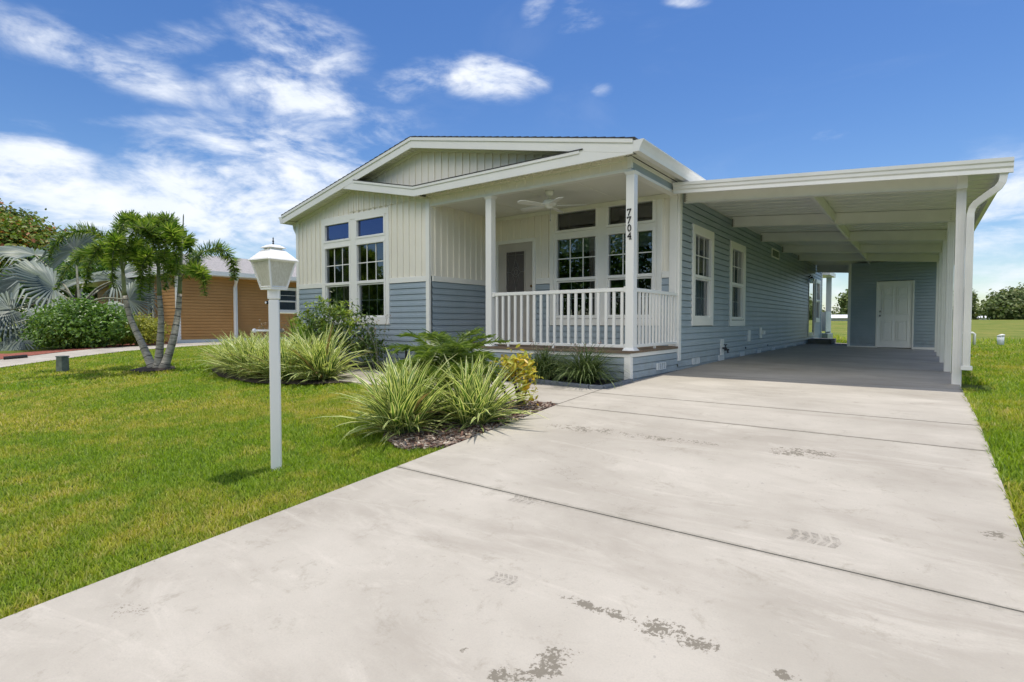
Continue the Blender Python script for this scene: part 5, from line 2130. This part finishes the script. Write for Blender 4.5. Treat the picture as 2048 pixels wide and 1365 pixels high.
# ---------------------------------------------------------------- window shrub
zc = g(-8.9, 6.6)
win = shrub('window_shrub', -9.0, 6.40, [(-9.5, 6.4, zc + .66, .38, .3, .38), (-8.95, 6.2, zc + .76, .40, .33, .44), (-8.35, 6.35, zc + .66, .40, .3, .50), (-8.0, 6.5, zc + .38, .28, .25, .32), (-10.2, 6.7, zc + .50, .35, .3, .3)],
            4300, .085, 'dark_leaf', 'dark narrow-leaved shrub with lime tips under the big front window', 'shrub', rgp, 14, .3, tufts=8, lump=.35)
P_ = []
for (tx, ty, tz) in [(-9.55, 6.5, 1.15), (-9.2, 6.5, 1.28), (-9.05, 6.55, 1.2), (-8.75, 6.5, 1.1), (-8.45, 6.5, 1.16), (-8.3, 6.45, 1.0), (-10.2, 6.6, .88), (-9.85, 6.5, .95), (-8.1, 6.4, .85), (-8.9, 6.35, .85), (-9.4, 6.3, .75), (-8.6, 6.3, .7)]:
    for q in range(44):
        P_.append((tx + rgp.normal() * .05, ty + rgp.normal() * .05, tz - rgp.uniform(0, .28)))
P_ = np.array(P_) + np.array([0, -.28, 0])
quads_mesh('lime_tips', leaf_quads(P_, rgp.normal(size=P_.shape) * .5 + np.array([0, 0, .6]), .10, rgp, .34, np.array([0, 0, .8])), 6, 'lime_leaf', win, faces=LF)

# path light
M = B()
M.tube([(-7.55, 6.9, g(-7.55, 6.9)), (-7.55, 6.9, .30)], .022, 10)
pth = root('path_light', (-7.55, 6.9, g(-7.55, 6.9)), 'short black path light against the blue wing wall', 'path light')
M.build('stake', 'black', pth)
B().lathe((-7.55, 6.9, .30), [(.022, 0), (.035, .01), (.035, .05), (.03, .065)], 14).build('lamp_head', 'black', pth, smooth=True)

# ---------------------------------------------------------------- foxtail palm (three trunks)
FD = 11.5
tb = (tcx + .02, tcy + .05)
fox = root('foxtail_palm', (tb[0], tb[1], g(*tb)), 'three-trunked foxtail palm with bushy arching fronds on the lawn', 'palm')


def pth_pts(uvd):
    return curve_pts([at(*q) for q in uvd], 6)


zt = g(*tb)
trunks = [([(306, 738, 11.55), (285, 690, 11.6), (262, 640, 11.7), (249, 592, 11.7)], [(249, 592, 11.7), (246, 545, 11.7), (243, 505, 11.7)]),
          ([(316, 738, 11.5), (320, 690, 11.45), (322, 640, 11.4), (319, 592, 11.4)], [(319, 592, 11.4), (317, 545, 11.4), (318, 505, 11.4)]),
          ([(328, 738, 11.45), (346, 680, 11.5), (356, 625, 11.6), (359, 588, 11.6)], [(359, 588, 11.6), (361, 540, 11.6), (364, 480, 11.6)])]
for (tr, cs) in trunks:
    c_ = pth_pts(tr)
    n = len(c_)
    t_ = B().tube(c_, [.100 * (1 - .55 * (i / (n - 1)) ** .55) + (.02 if i == 0 else 0) for i in range(n)], 12).build('trunk', 'bark', fox, smooth=True)
    M = B()
    for i in range(1, n - 1, 2):
        r0 = .100 * (1 - .55 * (i / (n - 1)) ** .55) + .004
        d_ = (c_[i + 1] - c_[i]).normalized()
        M.tube([c_[i] - d_ * .006, c_[i] + d_ * .006], r0, 12)
    M.build('ring_scars', 'seam', t_, smooth=True)
    c_ = pth_pts(cs)
    n = len(c_)
    B().tube(c_, [.046 * (1 - .5 * i / (n - 1)) for i in range(n)], 10).build('crownshaft', 'crownshaft', t_, smooth=True)
# fronds: paths of (u, v, depth) measured on the photograph, given their own depth
FR = [  # left crown
    [(244, 530, 11.7), (215, 480, 11.5), (165, 462, 11.3), (118, 480, 11.2), (98, 520, 11.2)],
    [(245, 540, 11.7), (220, 520, 11.9), (180, 505, 12.1), (140, 530, 12.2), (112, 580, 12.2)],
    [(246, 545, 11.7), (228, 500, 11.3), (200, 495, 11.0), (178, 530, 10.9), (172, 575, 10.8)],
    [(244, 530, 11.7), (240, 470, 11.8), (262, 442, 11.9), (290, 470, 12.0), (300, 530, 12.0)],
    [(244, 535, 11.7), (236, 480, 11.6), (246, 445, 11.4), (272, 440, 11.2), (300, 475, 11.1)],
    [(246, 540, 11.7), (262, 495, 12.0), (285, 490, 12.3), (300, 540, 12.4), (298, 585, 12.4)],
    [(245, 540, 11.7), (240, 500, 11.2), (232, 480, 10.9), (225, 520, 10.7), (226, 575, 10.6)],
    [(246, 545, 11.7), (258, 510, 11.3), (275, 515, 11.0), (283, 560, 10.9), (280, 600, 10.9)],
    # middle crown
    [(317, 540, 11.4), (305, 480, 11.2), (285, 455, 11.0), (262, 470, 10.9), (250, 520, 10.9)],
    [(318, 530, 11.4), (318, 470, 11.5), (330, 442, 11.7), (352, 462, 11.9), (362, 520, 12.0)],
    [(318, 540, 11.4), (322, 480, 11.2), (338, 460, 11.0), (352, 490, 10.9), (352, 550, 10.9)],
    [(317, 535, 11.4), (308, 470, 11.7), (300, 445, 12.0), (312, 450, 12.2), (335, 500, 12.4)],
    [(318, 545, 11.4), (305, 510, 11.1), (290, 520, 10.9), (280, 570, 10.8)],
    [(318, 545, 11.4), (330, 515, 11.6), (342, 520, 11.8), (348, 575, 11.9)],
    # right crown
    [(362, 520, 11.6), (350, 465, 11.5), (335, 440, 11.3), (318, 450, 11.2), (306, 500, 11.1)],
    [(362, 520, 11.6), (358, 465, 11.4), (345, 470, 11.2), (330, 500, 11.1), (326, 560, 11.1)],
    [(362, 530, 11.6), (366, 490, 11.8), (374, 480, 12.0), (380, 510, 12.2), (378, 550, 12.2)],
    [(361, 560, 11.6), (382, 525, 11.5), (418, 500, 11.4), (450, 503, 11.4), (468, 535, 11.4), (468, 560, 11.4)],
    [(361, 565, 11.6), (376, 545, 11.4), (392, 538, 11.2), (408, 555, 11.1), (408, 590, 11.1)],
    [(361, 560, 11.6), (350, 530, 12.0), (338, 535, 12.2), (330, 580, 12.3)]]
rgf = np.random.default_rng(3)
for q in FR:
    c_ = pth_pts(q)
    n = len(c_)
    f_ = B().tube(c_, [.014 - .010 * i / n for i in range(n)], 5).build('frond', 'crownshaft', fox)
    Lc = sum((b - a).length for a, b in zip(c_, c_[1:]))
    quads_mesh('leaflets', leaflets(c_, int(340 * Lc), .20, .024, rgf, .16, True, .05, .30), 6, 'foxtail', f_, faces=LEAFLET_F)
B().tube(pth_pts([(364, 480, 11.6), (366, 455, 11.6), (367, 428, 11.6)]), [.022] * 6 + [.012] * 6 + [.003], 6).build('spear_leaf', 'crownshaft', fox)

# ---------------------------------------------------------------- silver fan palm
bx_, by_ = -27.0, 7.3
bz0 = g(bx_, by_)
bis = root('silver_fan_palm', (bx_, by_, bz0), 'broad silver-blue fan palm with stiff pleated leaves beside the green shrub', 'palm')
B().tube([(bx_, by_, bz0 - .1), (bx_, by_, bz0 + .6), (bx_, by_, bz0 + 1.5)], [.42, .38, .30], 14).build('trunk', 'dark_bark', bis, smooth=True)
crown = Vector((bx_, by_, bz0 + 1.5))
FANS = [(108, 575, 21.0, 1.95, -.2), (40, 560, 22.6, 1.8, 0), (150, 500, 22.5, 1.7, .2), (20, 620, 20.2, 1.7, -.3), (45, 680, 19.6, 1.3, -.8), (110, 640, 19.8, 1.25, -.6), (230, 560, 22.6, 1.5, .2),
        (258, 600, 21.5, 1.35, .1), (195, 618, 19.6, 1.05, .3), (170, 560, 23.5, 1.6, .3), (70, 510, 23.2, 1.8, .2), (250, 560, 23.6, 1.4, .4), (-30, 600, 22.5, 1.7, 0), (0, 660, 21.5, 1.4, -.5), (225, 640, 20.8, 1.1, -.2), (130, 600, 23.8, 1.5, 0)]
rgb_ = np.random.default_rng(9)
for (u, v, dd, rad, _) in FANS:
    hub = at(u, v, dd)
    dirv = (hub - crown)
    dn = dirv.normalized()
    mid = crown.lerp(hub, .5) + Vector((0, 0, .18))
    c_ = curve_pts([crown + dn * .15, mid, hub], 5)
    pe = B().tube(c_, [.05 - .028 * i / len(c_) for i in range(len(c_))], 6).build('fan_leaf', 'petiole', bis, smooth=True)
    axis = (dn + Vector((0, 0, -.18))).normalized()
    facing = (Vector((0, 0, CAM_H)) - hub).normalized() * .55 + Vector((rgb_.normal() * .4, rgb_.normal() * .4, .75 + rgb_.normal() * .3))
    facing = (facing - axis * facing.dot(axis)).normalized()
    sv = axis.cross(facing)
    ns_ = 34
    segs = []
    for i in range(ns_):
        a = R(-125 + 250 * (i + .5) / ns_)
        da = R(250 / ns_ / 2)
        fold = .055
        L_ = rad * (.78 + .22 * math.cos(a * .7)) * rgb_.uniform(.92, 1.05)
        def dv(ang, r, up):
            e = axis * math.cos(ang) + sv * math.sin(ang)
            dr_ = -.16 * (r / rad) ** 2 * rad
            return hub + e * r + facing * (up + .10 * rad * (abs(ang) / 2.2) ** 2 * r / rad) + Vector((0, 0, dr_))
        rj = L_ * .36
        droop = Vector((0, 0, -rgb_.uniform(.02, .30) * L_))
        segs.append([hub[:], dv(a - da, rj, -fold)[:], dv(a, rj, fold)[:], dv(a + da, rj, -fold)[:],
                     dv(a - da * .55, L_ * .78, -fold * .5)[:], dv(a, L_ * .78, fold * .6)[:], dv(a + da * .55, L_ * .78, -fold * .5)[:], (dv(a, L_ * 1.02, 0) + droop)[:]])
    quads_mesh('fan_blade', np.array(segs), 8, 'silver', pe, faces=[(0, 1, 2), (0, 2, 3), (1, 4, 5, 2), (2, 5, 6, 3), (4, 7, 5), (5, 7, 6)])

# ---------------------------------------------------------------- neighbour's shrubs
z0 = g(-23.2, 6.4)
shrub('green_shrub', -23.2, 6.4, [(-23.2, 6.3, z0 + .85, 1.25, 1.1, .75), (-24.3, 6.0, z0 + .7, 1.0, .9, .65), (-22.3, 6.7, z0 + .75, .85, .8, .68), (-23.6, 5.9, z0 + .5, 1.2, .8, .5), (-22.6, 6.2, z0 + .45, .9, .7, .42)],
      17000, .125, 'green_leaf', 'large rounded green shrub at the edge of the neighbour drive', 'shrub', rgp, 16, .45, tufts=7, lump=.3, shell=.55)
z0 = g(-22.3, 7.7)
shrub('yellow_shrub', -22.4, 7.75, [(-22.3, 7.75, z0 + .60, .68, .6, .50), (-22.0, 8.0, z0 + .5, .6, .5, .42), (-22.7, 7.5, z0 + .4, .5, .5, .35)],
      6500, .075, 'duranta_leaf', 'yellow-leaved low shrub against the orange neighbour house', 'shrub', rgp, 8, .5, tufts=6, lump=.25, shell=.5)


# ---------------------------------------------------------------- trees
def tree(name, base, trunk_r, tops, ells, n, size, m, label, rg, group=None, tufts=7, lump=.3, shell=.4, seed=0.0, asp=.6):
    r_ = root(name, base, label, 'tree', group)
    M = B()
    b0 = Vector(base)
    fork = b0 + Vector((0, 0, (ells[0][2] - base[2]) * .45))
    M.tube(curve_pts([b0 - Vector((0, 0, .2)), b0.lerp(fork, .5) + Vector((trunk_r * .5, 0, 0)), fork], 4), [trunk_r * (1 - .35 * i / 8) for i in range(9)], 10)
    for e in ells:
        for k in range(tops):
            d_ = rg.normal(size=3) * .45
            t_ = Vector((e[0] + d_[0] * e[3], e[1] + d_[1] * e[4], e[2] + d_[2] * e[5]))
            c_ = curve_pts([fork, fork.lerp(t_, .5) + Vector((0, 0, -.1 * e[5])), t_], 4)
            M.tube(c_, [trunk_r * .5 * (1 - .8 * i / len(c_)) for i in range(len(c_))], 6)
    M.build('trunk', 'dark_bark', r_, smooth=True)
    leafy('crown', r_, ells, n, size, m, rg, shell, lump, asp, tufts, seed=seed)
    return r_


rgt = np.random.default_rng(31)


def tree_at(u, d, ztop, ells_px, *a, **k):
    """ells in (u, v, depth, ru px, rv px, rdepth m)"""
    b_ = at(u, 645, d)
    base = (b_.x, b_.y, g(b_.x, b_.y))
    es = []
    for (uu, vv, dd, ru, rv, rd) in ells_px:
        c = at(uu, vv, dd)
        es.append((c.x, c.y, c.z, ru * dd / F_PX, ru * dd / F_PX if rd is None else rd, rv * dd / F_PX))
    return base, es


b_, es = tree_at(-40, 36, 0, [(-30, 520, 36, 100, 70, 3), (60, 520, 37, 75, 62, 3), (-60, 470, 38, 80, 60, 3), (20, 475, 37, 60, 38, 2.5), (110, 500, 38, 50, 34, 2)])
tree('flame_tree', b_, .30, 3, es, 21000, .30, 'flame_leaf', 'green tree with reddish seed pods behind the silver fan palm', rgt, lump=.3)
b_, es = tree_at(0, 48, 0, [(-20, 450, 48, 50, 40, 3), (20, 435, 48, 26, 22, 2), (42, 450, 48, 18, 15, 1.5), (-40, 520, 48, 90, 60, 4)])
tree('shade_tree', b_, .35, 3, es, 9000, .34, 'oak_leaf', 'darker tree rising above the reddish-green tree at the far left', rgt, lump=.35)
b_, es = tree_at(150, 34, 0, [(120, 560, 34, 60, 50, 2), (190, 540, 33, 60, 40, 2), (230, 560, 34, 45, 40, 2), (60, 590, 33, 60, 50, 2)])
tree('background_tree', b_, .2, 3, es, 9000, .24, 'green_leaf', 'leafy green tree behind the silver fan palm and neighbour house', rgt)
b_, es = tree_at(2030, 75, 0, [(2040, 612, 75, 48, 24, 4), (2010, 618, 74, 34, 18, 3), (2085, 605, 76, 60, 28, 4), (2020, 598, 75, 26, 16, 3), (2060, 592, 75, 30, 16, 3), (1985, 612, 74, 14, 8, 1.5)])
tree('spreading_tree', b_, .45, 3, es, 15000, .42, 'oak_leaf', 'wide spreading tree on the mound beyond the grass, far right', rgt, lump=.3)
b_, es = tree_at(1935, 85, 0, [(1935, 605, 85, 12, 20, 2), (1938, 628, 85, 18, 10, 2), (1928, 590, 85, 10, 12, 2)])
tree('slim_tree', b_, .25, 2, es, 3000, .42, 'oak_leaf', 'slim dark tree glimpsed just right of the carport downspout', rgt, lump=.35)
b_, es = tree_at(1690, 80, 0, [(1692, 602, 80, 9, 10, 1.5), (1694, 622, 80, 6, 18, 1.5)])
tree('slim_tree', b_, .2, 2, es, 1200, .45, 'oak_leaf', 'small dark tree against the shed edge in the carport opening', rgt, lump=.4)
hx = []
for i in range(40):
    u = 1585 + i * 14
    c = at(u, 637 + rgt.uniform(-2, 1), 150)
    hx.append((c.x, c.y, c.z, 2.6, 2.6, 1.3 + rgt.uniform(0, .9)))
r_ = leafy('treeline', None, hx, 9000, .8, 'oak_leaf', rgt, .2, .3, .7, 5)
tag(r_, 'low dark line of distant woods beyond the mound', 'woods', kind='stuff')

# distant buildings on the skyline
def far_house(uc, d, wpx, hpx, vbase, label, roof_m='white_roof', wall='panel_white'):
    c = at(uc, 645, d)
    zb, zt2 = CAM_H + (645 - vbase) * d / F_PX, CAM_H + (645 - vbase + hpx) * d / F_PX
    w_ = wpx * d / F_PX / 2
    rr = root('distant_house', (c.x, c.y, zb - 1), label, 'house')
    M = B()
    M.box(c.x - w_, c.x + w_, c.y, c.y + 8, zb - 1.5, zb + (zt2 - zb) * .45)
    M.build('wall', wall, rr)
    M = B()
    zm = zb + (zt2 - zb) * .45
    M.prism([(c.x - w_ - .4, c.y - .5, zm), (c.x - w_ - .4, c.y + 8.5, zm), (c.x - w_ - .4, c.y + 4, zt2)], (2 * w_ + .8, 0, 0))
    M.build('roof', roof_m, rr)
    return rr


far_house(1672, 62, 42, 14, 643, 'pale low house with light roof seen through the carport opening')
far_house(1962, 120, 52, 8, 640, 'long white building just above the mound, right of the carport')

# utility bits on the right lawn
r_ = root('pipe_guard', (1.55, 26.15, g(1.5, 26)), 'bent white pipe standing in the grass beside the carport', 'pipe')
zz = g(1.5, 26)
B().tube([(1.15, 26.1, zz), (1.15, 26.1, zz + .42), (1.19, 26.1, zz + .46), (1.55, 26.15, zz + .46), (1.6, 26.15, zz + .42), (1.6, 26.15, zz - .05)], .045, 8).build('pipe', 'metal_white', r_, smooth=True)
r_ = root('vent_stub', (2.35, 26.5, g(2.35, 26.5)), 'short capped grey-white post standing alone in the right lawn', 'post')
zz = g(2.35, 26.5)
B().tube([(2.35, 26.5, zz - .05), (2.35, 26.5, zz + .36)], .10, 12).build('stub', 'panel_white', r_, smooth=True)
B().tube([(2.35, 26.5, zz + .36), (2.35, 26.5, zz + .385), (2.34, 26.5, zz + .41)], [.12, .12, .05], 12).build('cap', 'white_roof', r_, smooth=True)

# cable pedestal and edging strip on the left lawn
bxp = (-14.95, 3.72)
zz = g(*bxp)
r_ = root('utility_pedestal', (bxp[0], bxp[1], zz), 'short grey-green utility box standing upright on the left lawn', 'utility box')
M = B()
M.frustum(bxp, .085, zz - .08, .080, zz + .30, .4)
M.build('housing', 'grey_plastic', r_, bevel=.01)
B().frustum(bxp, .09, zz + .30, .085, zz + .325, .4).build('cap', 'grey_plastic', r_, bevel=.006)
M = B()
sa_, sb_ = at(8, 742, 15.3), at(56, 738, 15.6)
sa_.z, sb_.z = g(sa_.x, sa_.y), g(sb_.x, sb_.y)
M.tube([sa_ + Vector((0, 0, .05)), sb_ + Vector((0, 0, .05))], .05, 6)
tag(M.build('curb_strip', 'black'), 'dark strip lying on the grass at the far left', 'strip')

# trees across the road (seen in the windows)
for i, (x, y, h) in enumerate(((-14, -17, 11), (-20, -16, 10), (-27, -18, 8), (-36, -15, 6.4), (-8, -18, 10), (-44, -17, 6.6))):
    zz = g(x, y)
    tree('roadside_tree', (x, y, zz), .2, 2, [(x, y, zz + h * .66, 3.2, 2.2, h * .32), (x + 2.2, y, zz + h * .42, 2.5, 2, h * .32), (x - 2.2, y, zz + h * .45, 2.5, 2, h * .32)],
         5200, .36, 'green_leaf', 'bushy green tree standing across the road and mirrored in the front windows', rgt, group='trees across the road')


# ---------------------------------------------------------------- tyre tread marks
def tread(u, v, ang, L_, W_, label, nrow=5):
    x, y = pl_hit(u, v)
    M = B()
    ca, sa = math.cos(ang), math.sin(ang)
    def pt(a, b):
        X_, Y_ = x + a * ca - b * sa, y + a * sa + b * ca
        return (X_, Y_, g(X_, Y_) + .0025)
    for i in range(nrow):
        a0 = -L_ / 2 + L_ * i / nrow
        a1 = a0 + L_ / nrow * .74
        sk = .02
        M.quad(pt(a0, -W_ / 2), pt(a1, -W_ / 2), pt(a1 + sk, 0), pt(a0 + sk, 0))
        M.quad(pt(a0 + sk, .004), pt(a1 + sk, .004), pt(a1, W_ / 2), pt(a0, W_ / 2))
    return tag(M.build('tread_mark', 'tread', fix=False), label, 'tyre mark')


tread(1627, 1078, 0.0, .23, .13, 'darkest chevron tyre print on the driveway beyond the long joint')
tread(1005, 1158, .15, .13, .085, 'faint tyre print in the middle of the nearest slab')
tread(1045, 1000, .1, .17, .11, 'faded tyre print close above the long joint')
bpy.context.view_layer.update()
